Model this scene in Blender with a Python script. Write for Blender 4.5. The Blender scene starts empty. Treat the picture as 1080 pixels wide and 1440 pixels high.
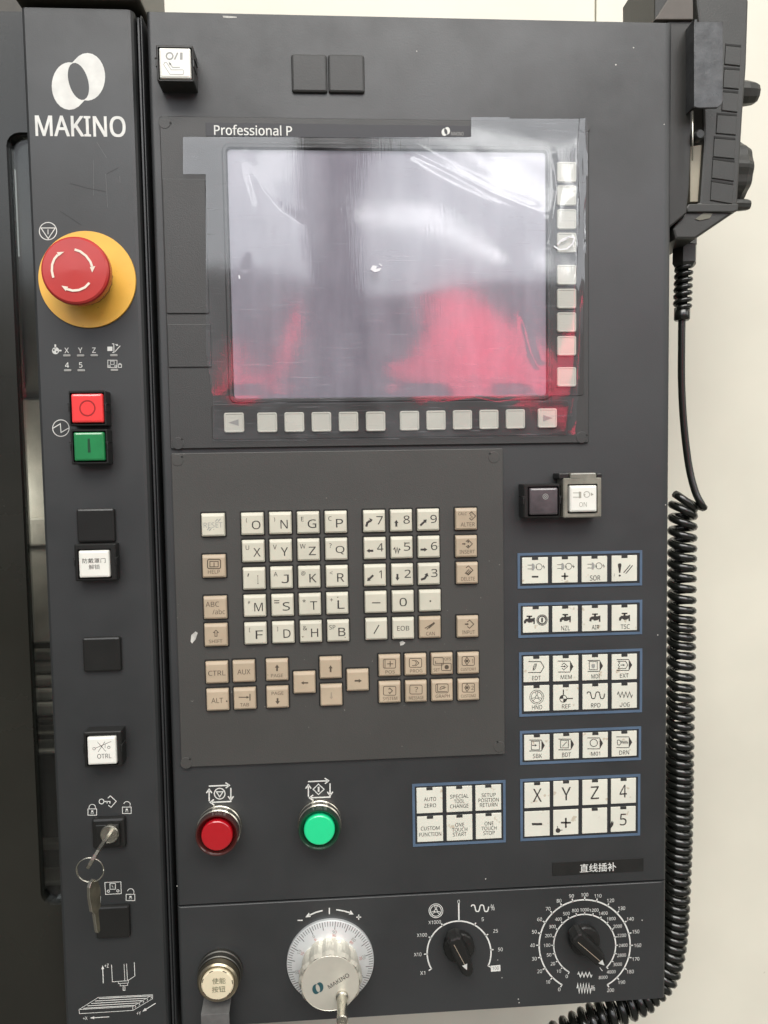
import bpy, math, os, random
from mathutils import Vector, Matrix
random.seed(7)
C = bpy.context.scene
PI = math.pi

# ------------------------------------------------------------------ camera, world, lamps, exposure
F_PX, CX, CY, DIST, ZF = 1081.0, 540.0, 720.0, 520.0, 1.35     # focal length (px of 1080x1440), distance to the panel in mm, eye height
def _rot(a, b, c):
    Rx = Matrix(((1,0,0),(0,math.cos(a),-math.sin(a)),(0,math.sin(a),math.cos(a))))
    Ry = Matrix(((math.cos(b),0,math.sin(b)),(0,1,0),(-math.sin(b),0,math.cos(b))))
    Rz = Matrix(((math.cos(c),-math.sin(c),0),(math.sin(c),math.cos(c),0),(0,0,1)))
    return Rz @ Ry @ Rx
ROT = _rot(math.radians(3.6318), math.radians(-3.7267), math.radians(-1.1623))
ROT_T = ROT.transposed()
def W(x, h, z):                       # panel millimetres (right, towards the viewer, up) -> world metres
    return Vector((x*.001, -h*.001, ZF + z*.001))
cam = bpy.data.objects.new('camera', bpy.data.cameras.new('camera'))
C.collection.objects.link(cam)
r0, r1, r2 = ROT[0], ROT[1], ROT[2]
def _w(v): return Vector((v[0], v[2], -v[1]))
right, down, fwd = _w(r0), _w(r1), _w(r2)
M = Matrix((( right.x, -down.x, -fwd.x), (right.y, -down.y, -fwd.y), (right.z, -down.z, -fwd.z))).to_4x4()
M.translation = W(0, DIST, 0)
cam.matrix_world = M
cam.data.sensor_fit = 'HORIZONTAL'; cam.data.sensor_width = 36.0
cam.data.lens = F_PX/1080*36.0
cam.data.clip_start = 0.02; cam.data.clip_end = 60
C.camera = cam
C.render.resolution_x, C.render.resolution_y = 768, 1024

wd = bpy.data.worlds.new('World'); C.world = wd; wd.use_nodes = True
bg = wd.node_tree.nodes['Background']
bg.inputs[0].default_value = (0.98, 0.98, 1.0, 1); bg.inputs[1].default_value = 0.25
def area(name, loc, target, sx, sy, power, col=(1, 1, 1)):
    l = bpy.data.lights.new(name, 'AREA'); l.shape = 'RECTANGLE'; l.size = sx; l.size_y = sy
    l.energy = power; l.color = col
    o = bpy.data.objects.new(name, l); C.collection.objects.link(o)
    o.location = loc
    o.rotation_euler = (Vector(target) - Vector(loc)).to_track_quat('-Z', 'Y').to_euler()
    return o
area('clerestory_glazing', (0.10, -5.8, 4.12), (0.0, 0, 1.35), 12.0, 2.5, 2.0*PI*30, (.90, .945, 1))
area('roof_skylight', (0.10, -3.4, 5.4), (0.0, -0.1, 1.3), 5.0, 2.4, 330, (1, .975, .93))
area('side_skylight', (3.4, -1.6, 2.9), (0.4, 0, 1.2), 1.2, 2.4, 22, (1, .96, .88))
C.view_settings.view_transform = 'Standard'; C.view_settings.look = 'None'
C.view_settings.exposure = 0.12; C.view_settings.gamma = 1.0

def P(px, py, h=0.0):                 # where the sight line through a photo pixel meets the plane at height h above the panel
    d = ROT_T @ Vector(((px-CX)/F_PX, (py-CY)/F_PX, 1.0))
    t = (DIST-h)/d.z
    return (d.x*t, -d.y*t)
REFL = 5200.0                         # the hall seen mirrored in the film over the screen
def mirror(px, py):
    x, z = P(px, py, 2); k = 1 + REFL/DIST
    return Vector((x*k*.001, -REFL*.001, ZF + z*k*.001))
def window(name, a, b, wid, rad, col=(1, 1, 1)):
    A, B = mirror(*a), mirror(*b); d = B-A; L = d.length
    w = wid*.48*(1+REFL/DIST)*.001
    l = bpy.data.lights.new(name, 'AREA'); l.shape = 'RECTANGLE'; l.size = L; l.size_y = w
    l.energy = rad*L*w*PI; l.color = col
    o = bpy.data.objects.new(name, l); C.collection.objects.link(o)
    xa = d.normalized(); za = Vector((0, -1, 0)); ya = za.cross(xa)
    m = Matrix((xa, ya, za)).transposed().to_4x4(); m.translation = (A+B)/2
    o.matrix_world = m
WIN = 5.0
def spot(name, loc, target, power, deg):
    l = bpy.data.lights.new(name, 'SPOT'); l.energy = power; l.spot_size = math.radians(deg); l.spot_blend = .5; l.shadow_soft_size = .1
    o = bpy.data.objects.new(name, l); C.collection.objects.link(o); o.location = loc
    o.rotation_euler = (Vector(target) - Vector(loc)).to_track_quat('-Z', 'Y').to_euler()
spot('added_fill_spot', (1.9, -3.4, 3.4), tuple(mirror(700, 500)), 1300, 42)  # added lamp, only brightens the right red shape in its reflection
spot('added_fill_spot', (-1.4, -3.6, 3.2), tuple(mirror(375, 500)), 950, 32)  # same added fill for the left red shape
for a, b, w, k in (((352,262),(398,300),8,1.0), ((398,300),(447,322),10,1.0), ((536,300),(600,314),12,1.0), ((600,314),(684,356),14,1.0),
                   ((590,222),(700,268),12,.9), ((690,256),(790,276),34,.9), ((640,222),(800,226),26,.8), ((738,352),(768,352),26,.8),
                   ((322,235),(440,225),60,.30)):
    window('hall_window', a, b, w, WIN*k)

# ------------------------------------------------------------------ materials
def mat(name, col, rough=.5, metal=0, spec=.5, bump=0, bscale=400, var=0, vscale=60, coat=0, speck=None, rvar=0, emit=0, trans=0, scratch=0):
    m = bpy.data.materials.new(name); m.use_nodes = True
    nt = m.node_tree; N = nt.nodes; L = nt.links
    b = N['Principled BSDF']
    b.inputs['Base Color'].default_value = (*col, 1); b.inputs['Roughness'].default_value = rough
    b.inputs['Metallic'].default_value = metal; b.inputs['Specular IOR Level'].default_value = spec
    b.inputs['Coat Weight'].default_value = coat; b.inputs['Coat Roughness'].default_value = .08
    if trans: b.inputs['Transmission Weight'].default_value = trans
    tc = N.new('ShaderNodeNewGeometry')
    colout = None
    def noise(sc, det=4, ro=.55):
        n = N.new('ShaderNodeTexNoise'); n.inputs['Scale'].default_value = sc; n.inputs['Detail'].default_value = det
        n.inputs['Roughness'].default_value = ro; L.new(tc.outputs['Position'], n.inputs['Vector']); return n
    def rng(src, a, b_, c, d):
        r = N.new('ShaderNodeMapRange'); r.inputs[1].default_value = a; r.inputs[2].default_value = b_
        r.inputs[3].default_value = c; r.inputs[4].default_value = d; L.new(src, r.inputs[0]); return r.outputs[0]
    def mix(fac, ca, cb):
        x = N.new('ShaderNodeMix'); x.data_type = 'RGBA'
        L.new(fac, x.inputs[0])
        for v, i in ((ca, 6), (cb, 7)):
            if isinstance(v, tuple): x.inputs[i].default_value = (*v, 1)
            else: L.new(v, x.inputs[i])
        return x.outputs[2]
    cur = col
    if var:
        f = rng(noise(vscale).outputs[0], .3, .7, 0, 1)
        cur = mix(f, tuple(c*(1-var) for c in col), tuple(min(1, c*(1+var)) for c in col))
    if speck:                           # (colour, scale, threshold)
        f = rng(noise(speck[1], 2, .6).outputs[0], speck[2], speck[2]+.05, 0, 1)
        cur = mix(f, cur, speck[0])
    if not isinstance(cur, tuple): L.new(cur, b.inputs['Base Color'])
    if rvar:
        L.new(rng(noise(vscale*.7, 6, .65).outputs[0], .3, .7, max(.03, rough-rvar), min(1, rough+rvar)), b.inputs['Roughness'])
    if bump or scratch:
        bp = N.new('ShaderNodeBump'); bp.inputs['Strength'].default_value = bump or .1; bp.inputs['Distance'].default_value = .0004
        L.new(noise(bscale, 3).outputs[0], bp.inputs['Height']); L.new(bp.outputs[0], b.inputs['Normal'])
    if emit:
        b.inputs['Emission Color'].default_value = (*col, 1); b.inputs['Emission Strength'].default_value = emit
    return m
PAINT = mat('panel_paint', (.0205, .0222, .0228), .50, spec=.82, bump=.14, bscale=900, var=.16, vscale=13, rvar=.13)
PAINT2 = mat('column_paint', (.0205, .0222, .0226), .48, spec=.74, bump=.12, bscale=1100, var=.10, vscale=15, rvar=.12)
DOORP = mat('door_paint', (.017, .0165, .0125), .24, bump=.06, bscale=500, var=.2, vscale=8, rvar=.1)
BEZEL = mat('bezel_plastic', (.036, .036, .0345), .48, spec=.6, bump=.35, bscale=1500, var=.08, vscale=30, rvar=.05)
KPLATE = mat('keypad_plate', (.056, .0545, .050), .5, spec=.5, bump=.25, bscale=1300, var=.08, vscale=14, speck=((.2, .19, .17), 260, .74))
STRIP = mat('name_strip', (.024, .024, .028), .4, bump=.1, bscale=900)
BLACKP = mat('black_plastic', (.011, .011, .010), .36, bump=.15, bscale=1400, var=.15, vscale=60, rvar=.05)
DARKG = mat('dark_gap', (.008, .008, .007), .7)
GREYP = mat('grey_plastic', (.034, .034, .032), .42, bump=.15, bscale=1200, var=.1, vscale=40)
CREAM = mat('cream_key', (.565, .54, .44), .42, bump=.05, bscale=900, var=.07, vscale=45, speck=((.16, .12, .08), 420, .72))
BEIGE = mat('beige_key', (.45, .36, .255), .42, bump=.05, bscale=900, var=.10, vscale=40, speck=((.16, .11, .07), 420, .73))
SOFT = mat('soft_key', (.56, .55, .475), .45, var=.07, vscale=35)
WHITE = mat('membrane_white', (.68, .67, .575), .38, var=.06, vscale=35, coat=.3, speck=((.52, .46, .36), 160, .66))
BLUE = mat('blue_frame', (.085, .13, .195), .42, var=.12, vscale=50)
BED = mat('membrane_bed', (.022, .024, .026), .5)
PW = mat('white_print', (.66, .66, .62), .5, var=.12, vscale=90)
PG = mat('grey_print', (.30, .30, .28), .5)
PK = mat('dark_print', (.04, .036, .033), .5)
PB = mat('brown_print', (.085, .065, .045), .5)
PF = mat('faded_print', (.33, .27, .20), .5)
RED = mat('red_plastic', (.48, .036, .03), .27, coat=.25, bump=.05, bscale=700, var=.08, vscale=40)
YEL = mat('yellow_plate', (.84, .47, .075), .36, bump=.05, bscale=600, var=.07, vscale=40, speck=((.4, .2, .03), 300, .72))
DIRTY = mat('worn_neck', (.26, .10, .05), .5, bump=.6, bscale=500, var=.5, vscale=300)
LRED = mat('red_lens', (.85, .05, .05), .25, coat=.8, var=.05, vscale=80)
LGRN = mat('green_lens', (.012, .20, .06), .25, coat=.8, var=.12, vscale=60)
LRED2 = mat('deep_red_lens', (.40, .004, .010), .22, coat=.7)
LGRN2 = mat('bright_green_lens', (.015, .66, .27), .22, coat=.7)
LWHT = mat('white_lens', (.80, .79, .72), .25, coat=.8, var=.04, vscale=60)
LGRY = mat('smoked_lens', (.075, .062, .066), .2, coat=.8, var=.6, vscale=50)
COVER = mat('aged_clear_cover', (.20, .19, .155), .3, coat=.5, bump=.3, bscale=700, var=.22, vscale=90)
SMOKE = mat('dark_red_rim', (.05, .012, .010), .2, coat=.5)
SMOKG = mat('dark_green_rim', (.012, .035, .02), .2, coat=.5)
STEEL = mat('steel', (.55, .53, .46), .27, metal=1, bump=.04, bscale=400, var=.12, vscale=90)
DULL = mat('dull_metal', (.12, .115, .10), .36, metal=.9, var=.2, vscale=80)
BRASS = mat('brass_steel', (.38, .33, .235), .33, metal=1, bump=.05, bscale=500, var=.2, vscale=70)
ALU = mat('aluminium_dial', (.80, .82, .81), .36, metal=.55, bump=.03, bscale=300, var=.05, vscale=70)
KNOBM = mat('champagne_knob', (.60, .575, .49), .38, metal=.4, var=.06, vscale=60)
PAPER = mat('yellowed_cap', (.68, .60, .42), .45, var=.06, vscale=60)
CREAMW = mat('cream_enamel', (.69, .665, .56), .32, bump=.06, bscale=60, var=.05, vscale=7, speck=((.55, .52, .42), 120, .77))
GREYW = mat('grey_enamel', (.38, .37, .30), .4, var=.1, vscale=8)
RUBBER = mat('black_rubber', (.008, .009, .007), .22, spec=.7, bump=.08, bscale=900)
PEND = mat('pendant_plastic', (.034, .034, .030), .42, bump=.25, bscale=900, var=.1, vscale=40)
SHEET = mat('bracket_sheet', (.065, .066, .067), .34, metal=.3, bump=.4, bscale=260, var=.35, vscale=120, rvar=.08)
LABELM = mat('label_black', (.014, .014, .013), .4, var=.2, vscale=120)
TEAL = mat('logo_teal', (.02, .075, .085), .45)
CHIP = mat('paint_chip', (.50, .49, .45), .6, var=.2, vscale=300)
SCR = mat('scratch_mark', (.020, .020, .020), .5)
SCRL = mat('light_scratch', (.10, .10, .10), .5)
REDC = mat('mirrored_red', (.72, .02, .07), .7, var=.25, vscale=3)
CONC = mat('concrete', (.05, .05, .056), .8, var=.2, vscale=4)
INNER = mat('inner_sheet', (.26, .24, .20), .42, var=.2, vscale=25)
INNERP = mat('inner_pale', (.50, .47, .42), .4, var=.2, vscale=40)
INNERD = mat('inner_dark', (.05, .045, .035), .5, var=.3, vscale=40)

def screen_material():
    m = mat('screen_panel', (.25, .24, .265), .16, spec=.8, rvar=.06, coat=.7)
    nt = m.node_tree; N = nt.nodes; L = nt.links; b = N['Principled BSDF']
    g = N.new('ShaderNodeNewGeometry')
    mp = N.new('ShaderNodeMapping'); mp.inputs['Scale'].default_value = (60, 60, 11); L.new(g.outputs['Position'], mp.inputs['Vector'])
    n = N.new('ShaderNodeTexNoise'); n.inputs['Scale'].default_value = 1.3; n.inputs['Detail'].default_value = 6
    L.new(mp.outputs[0], n.inputs['Vector'])
    r = N.new('ShaderNodeValToRGB'); r.color_ramp.elements[0].color = (.215, .20, .24, 1); r.color_ramp.elements[1].color = (.30, .28, .325, 1)
    r.color_ramp.elements[0].position = .3; r.color_ramp.elements[1].position = .7
    L.new(n.outputs[0], r.inputs[0]); L.new(r.outputs[0], b.inputs['Base Color'])
    return m
SCREEN = screen_material()
def film_material():
    m = bpy.data.materials.new('clear_film'); m.use_nodes = True
    nt = m.node_tree; N = nt.nodes; L = nt.links
    N.remove(N['Principled BSDF'])
    out = N['Material Output']
    g = N.new('ShaderNodeNewGeometry')
    tr = N.new('ShaderNodeBsdfTransparent'); tr.inputs[0].default_value = (.93, .93, .94, 1)
    gl = N.new('ShaderNodeBsdfGlossy'); gl.inputs['Color'].default_value = (1, 1, 1, 1)
    df = N.new('ShaderNodeBsdfDiffuse'); df.inputs[0].default_value = (.62, .62, .66, 1)
    n1 = N.new('ShaderNodeTexNoise'); n1.inputs['Scale'].default_value = 26; n1.inputs['Detail'].default_value = 7; n1.inputs['Roughness'].default_value = .65
    L.new(g.outputs['Position'], n1.inputs['Vector'])
    mr = N.new('ShaderNodeMapRange'); mr.inputs[1].default_value = .3; mr.inputs[2].default_value = .75; mr.inputs[3].default_value = .03; mr.inputs[4].default_value = .10
    L.new(n1.outputs[0], mr.inputs[0]); L.new(mr.outputs[0], gl.inputs['Roughness'])
    # fine hairline scratches in the film's normal
    mp = N.new('ShaderNodeMapping'); mp.inputs['Scale'].default_value = (900, 900, 60); mp.inputs['Rotation'].default_value = (0, .5, 0)
    L.new(g.outputs['Position'], mp.inputs['Vector'])
    n2 = N.new('ShaderNodeTexNoise'); n2.inputs['Scale'].default_value = 1; n2.inputs['Detail'].default_value = 3
    L.new(mp.outputs[0], n2.inputs['Vector'])
    bp = N.new('ShaderNodeBump'); bp.inputs['Strength'].default_value = .05; bp.inputs['Distance'].default_value = .0002
    L.new(n2.outputs[0], bp.inputs['Height']); L.new(bp.outputs[0], gl.inputs['Normal'])
    m1 = N.new('ShaderNodeMixShader'); m1.inputs[0].default_value = .088
    L.new(tr.outputs[0], m1.inputs[1]); L.new(gl.outputs[0], m1.inputs[2])
    m2 = N.new('ShaderNodeMixShader')
    n3 = N.new('ShaderNodeTexNoise'); n3.inputs['Scale'].default_value = 38; n3.inputs['Detail'].default_value = 5
    L.new(g.outputs['Position'], n3.inputs['Vector'])
    mr3 = N.new('ShaderNodeMapRange'); mr3.inputs[1].default_value = .42; mr3.inputs[2].default_value = .75; mr3.inputs[3].default_value = .0; mr3.inputs[4].default_value = .065
    L.new(n3.outputs[0], mr3.inputs[0]); 
    tot = mr3.outputs[0]
    for rot, sc, th, k in (((0, .35, 0), (30, 30, 1100), .66, .16), ((0, -.9, 0), (24, 24, 900), .67, .14), ((0, 1.35, 0), (40, 40, 1300), .66, .14)):   # hairline scratches
        mp2 = N.new('ShaderNodeMapping'); mp2.inputs['Rotation'].default_value = rot; mp2.inputs['Scale'].default_value = sc
        L.new(g.outputs['Position'], mp2.inputs['Vector'])
        ns = N.new('ShaderNodeTexNoise'); ns.inputs['Scale'].default_value = 1; ns.inputs['Detail'].default_value = 2; L.new(mp2.outputs[0], ns.inputs['Vector'])
        mr4 = N.new('ShaderNodeMapRange'); mr4.inputs[1].default_value = th; mr4.inputs[2].default_value = th+.08; mr4.inputs[3].default_value = 0; mr4.inputs[4].default_value = k
        L.new(ns.outputs[0], mr4.inputs[0])
        ad = N.new('ShaderNodeMath'); ad.operation = 'ADD'; L.new(tot, ad.inputs[0]); L.new(mr4.outputs[0], ad.inputs[1]); tot = ad.outputs[0]
    L.new(tot, m2.inputs[0])
    L.new(m1.outputs[0], m2.inputs[1]); L.new(df.outputs[0], m2.inputs[2])
    L.new(m2.outputs[0], out.inputs[0])
    return m
FILM = film_material()
def glass_material():
    m = bpy.data.materials.new('window_glass'); m.use_nodes = True
    nt = m.node_tree; N = nt.nodes; L = nt.links; N.remove(N['Principled BSDF'])
    tr = N.new('ShaderNodeBsdfTransparent'); tr.inputs[0].default_value = (.80, .82, .80, 1)
    gl = N.new('ShaderNodeBsdfGlossy'); gl.inputs['Roughness'].default_value = .12
    ms = N.new('ShaderNodeMixShader'); fr = N.new('ShaderNodeFresnel'); fr.inputs[0].default_value = 1.5
    L.new(fr.outputs[0], ms.inputs[0]); L.new(tr.outputs[0], ms.inputs[1]); L.new(gl.outputs[0], ms.inputs[2])
    L.new(ms.outputs[0], N['Material Output'].inputs[0])
    return m

# ------------------------------------------------------------------ mesh helpers (all in panel millimetres: x right, h towards the viewer, z up)
FONT = None
try:
    FONT = bpy.data.fonts.load(os.path.join(bpy.utils.system_resource('DATAFILES'), 'fonts', 'NotoSansHebrew-Regular.woff2'))
    MONO = bpy.data.fonts.load(os.path.join(bpy.utils.system_resource('DATAFILES'), 'fonts', 'DejaVuSansMono.woff2'))
except Exception:
    FONT = MONO = None
_TX = {}
def text_mesh(s, bold=0.0, res=2):
    k = (s, bold, res)
    if k not in _TX:
        c = bpy.data.curves.new('lettering', 'FONT'); c.body = s; c.resolution_u = res
        if FONT and all(ord(ch) < 256 for ch in s): c.font = MONO if 'J' in s else FONT      # Chinese falls back to the built-in font
        o = bpy.data.objects.new('lettering', c)
        m = bpy.data.meshes.new_from_object(o)
        vs = [(v.co.x, v.co.y) for v in m.vertices]; fs = [tuple(p.vertices) for p in m.polygons]
        bpy.data.objects.remove(o); bpy.data.meshes.remove(m); bpy.data.curves.remove(c)
        xs = [v[0] for v in vs]; ys = [v[1] for v in vs]
        _TX[k] = (vs, fs, min(xs), max(xs), min(ys), max(ys))
    return _TX[k]
def rrect(x0, x1, z0, z1, r=0, n=4):
    if r <= 0: return [(x0, z0), (x1, z0), (x1, z1), (x0, z1)]
    out = []
    for cx, cz, a0 in ((x0+r, z0+r, PI), (x1-r, z0+r, 1.5*PI), (x1-r, z1-r, 0), (x0+r, z1-r, .5*PI)):
        for i in range(n+1):
            a = a0 + .5*PI*i/n
            out.append((cx + r*math.cos(a), cz + r*math.sin(a)))
    return out
def circle(cx, cz, r, n=32): return [(cx+r*math.cos(2*PI*i/n), cz+r*math.sin(2*PI*i/n)) for i in range(n)]
def inset(pts, d):
    n = len(pts); out = []
    for i in range(n):
        p, q, s = Vector(pts[i-1]), Vector(pts[i]), Vector(pts[(i+1) % n])
        a = (q-p); b = (s-q)
        if a.length < 1e-9 or b.length < 1e-9: out.append(tuple(q)); continue
        a.normalize(); b.normalize()
        na = Vector((-a.y, a.x)); nb = Vector((-b.y, b.x))
        m = na+nb
        if m.length < 1e-6: m = na
        m.normalize(); k = max(.35, m.dot(na))
        out.append(tuple(q + m*(d/k)))
    return out
class MB:
    def __init__(s): s.v = []; s.f = []; s.m = []; s.s = []
    def add(s, vs, fs, m=0, smooth=False):
        o = len(s.v); s.v += [tuple(v) for v in vs]
        for f in fs: s.f.append(tuple(i+o for i in f)); s.m.append(m); s.s.append(smooth)
        return s
    def loft(s, rings, m=0, cap0=False, cap1=True, smooth=False, capm=None, closed=True):
        n = len(rings[0]); vs = [p for r in rings for p in r]; fs = []
        for k in range(len(rings)-1):
            for i in range(n if closed else n-1):
                j = (i+1) % n
                fs.append((k*n+i, k*n+j, (k+1)*n+j, (k+1)*n+i))
        s.add(vs, fs, m, smooth)
        o = len(s.v)-len(vs)
        if cap1: s.f.append(tuple(o+(len(rings)-1)*n+i for i in range(n))); s.m.append(m if capm is None else capm); s.s.append(False)
        if cap0: s.f.append(tuple(o+i for i in reversed(range(n)))); s.m.append(m); s.s.append(False)
        return s
    def prism(s, pts, h0, h1, m=0, bev=0, capm=None, cap0=False):
        R = [[(x, h0, z) for x, z in pts]]
        if bev:
            R.append([(x, h1-bev, z) for x, z in pts])
            R.append([(x, h1-bev*.3, z) for x, z in inset(pts, bev*.3)])
            R.append([(x, h1, z) for x, z in inset(pts, bev)])
        else: R.append([(x, h1, z) for x, z in pts])
        return s.loft(R, m, cap0, True, False, capm)
    def frame(s, po, pi, h0, h1, m=0, hin=None):       # a ring between two outlines with the same number of points
        n = len(po); hin = h0 if hin is None else hin
        R = [[(x, h0, z) for x, z in po], [(x, h1, z) for x, z in po], [(x, h1, z) for x, z in pi], [(x, hin, z) for x, z in pi]]
        return s.loft(R, m, False, False)
    def lathe(s, prof, cx, cz, n=40, m=0, smooth=True, cap=True, rf=None, mats=None):
        for k in range(len(prof)-1):
            mm = m if mats is None else mats[k]
            R = []
            for r, h in prof[k:k+2]:
                R.append([(cx + r*(rf(2*PI*i/n, h) if rf else 1)*math.cos(2*PI*i/n), h, cz + r*(rf(2*PI*i/n, h) if rf else 1)*math.sin(2*PI*i/n)) for i in range(n)])
            last = k == len(prof)-2
            s.loft(R, mm, False, cap and last and prof[-1][0] > 1e-6, smooth)
        return s
    def tube(s, pts, r, n=8, m=0, caps=True):
        pts = [Vector(p) for p in pts]; R = []; up = None
        for i, p in enumerate(pts):
            t = (pts[min(i+1, len(pts)-1)] - pts[max(i-1, 0)]).normalized()
            if up is None: up = t.orthogonal().normalized()
            up = (up - t*up.dot(t)).normalized(); b = t.cross(up)
            rr = r(i) if callable(r) else r
            R.append([tuple(p + up*rr*math.cos(2*PI*k/n) + b*rr*math.sin(2*PI*k/n)) for k in range(n)])
        return s.loft(R, m, caps, caps, True)
    def ribbon(s, pts, w, h, m=0, closed=False):
        P_ = [Vector(p) for p in pts]
        Q = [P_[0]]
        for p in P_[1:]:
            if (p-Q[-1]).length > 1e-6: Q.append(p)
        n = len(Q); L = []; R = []
        for i, q in enumerate(Q):
            a = Q[i-1] if (i or closed) else None; b = Q[(i+1) % n] if (i < n-1 or closed) else None
            d1 = (q-a).normalized() if a is not None else None; d2 = (b-q).normalized() if b is not None else None
            if d1 is None: d1 = d2
            if d2 is None: d2 = d1
            n1 = Vector((-d1.y, d1.x)); n2 = Vector((-d2.y, d2.x)); mm = n1+n2
            if mm.length < 1e-3: mm = n1
            mm.normalize(); k = max(.4, mm.dot(n1)); o = mm*(w/2/k)
            L.append(q+o); R.append(q-o)
        vs = [(p.x, h, p.y) for p in R] + [(p.x, h, p.y) for p in L]
        fs = [(i, (i+1) % n, n+(i+1) % n, n+i) for i in range(n if closed else n-1)]
        return s.add(vs, fs, m)
    def poly(s, pts, h, m=0): return s.add([(x, h, z) for x, z in pts], [tuple(range(len(pts)))], m)
    def text(s, t, cx, cz, hh, ww=None, h=0, m=0, rot=0, bold=0.0, res=2, xf=None):
        if bold and rot == 0:                       # heavier weight: struck again a hair to each side
            w_ = ww if ww else hh*.7*len(t)
            for sx_, sy_, dh in ((-1, -1, .012), (1, 1, .024), (-1, 1, .036), (1, -1, .048)):
                s.text(t, cx+sx_*bold*hh, cz+sy_*bold*hh*.8, hh, ww, h+dh, m, rot, 0, res)
        vs, fs, x0, x1, y0, y1 = text_mesh(t, 0, res)
        ky = hh/max(1e-6, y1-y0); kx = ky if ww is None else ww/max(1e-6, x1-x0)
        c, sn = math.cos(rot), math.sin(rot); out = []
        for x, y in vs:
            X = (x-(x0+x1)/2)*kx; Y = (y-(y0+y1)/2)*ky
            out.append((cx + X*c - Y*sn, h, cz + X*sn + Y*c))
        return s.add(out, fs, m)
    def build(s, name, mats, parent=None, label=None, smooth_angle=None):
        if not isinstance(mats, (list, tuple)): mats = [mats]
        xs = [v[0] for v in s.v]; hs = [v[1] for v in s.v]; zs = [v[2] for v in s.v]
        c = W((min(xs)+max(xs))/2, min(hs), (min(zs)+max(zs))/2)
        me = bpy.data.meshes.new(name)
        me.from_pydata([tuple(W(*v)-c) for v in s.v], [], s.f)
        for mm in mats: me.materials.append(mm)
        me.polygons.foreach_set('material_index', s.m); me.polygons.foreach_set('use_smooth', s.s)
        me.update()
        return link(name, me, c, parent, label)
_WL = {}
def link(name, me, c, parent=None, label=None):
    o = bpy.data.objects.new(name, me); C.collection.objects.link(o)
    _WL[o.name] = c
    if parent is not None:
        o.parent = parent; o.location = c - _WL[parent.name]
    else: o.location = c
    if label: o['label'] = label
    return o
def thing(name, label, cat, loc, group=None):
    o = bpy.data.objects.new(name, None); C.collection.objects.link(o); o.empty_display_size = .05
    o.location = loc; _WL[o.name] = Vector(loc)
    o['label'] = label; o['category'] = cat
    if group: o['group'] = group
    return o
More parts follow.
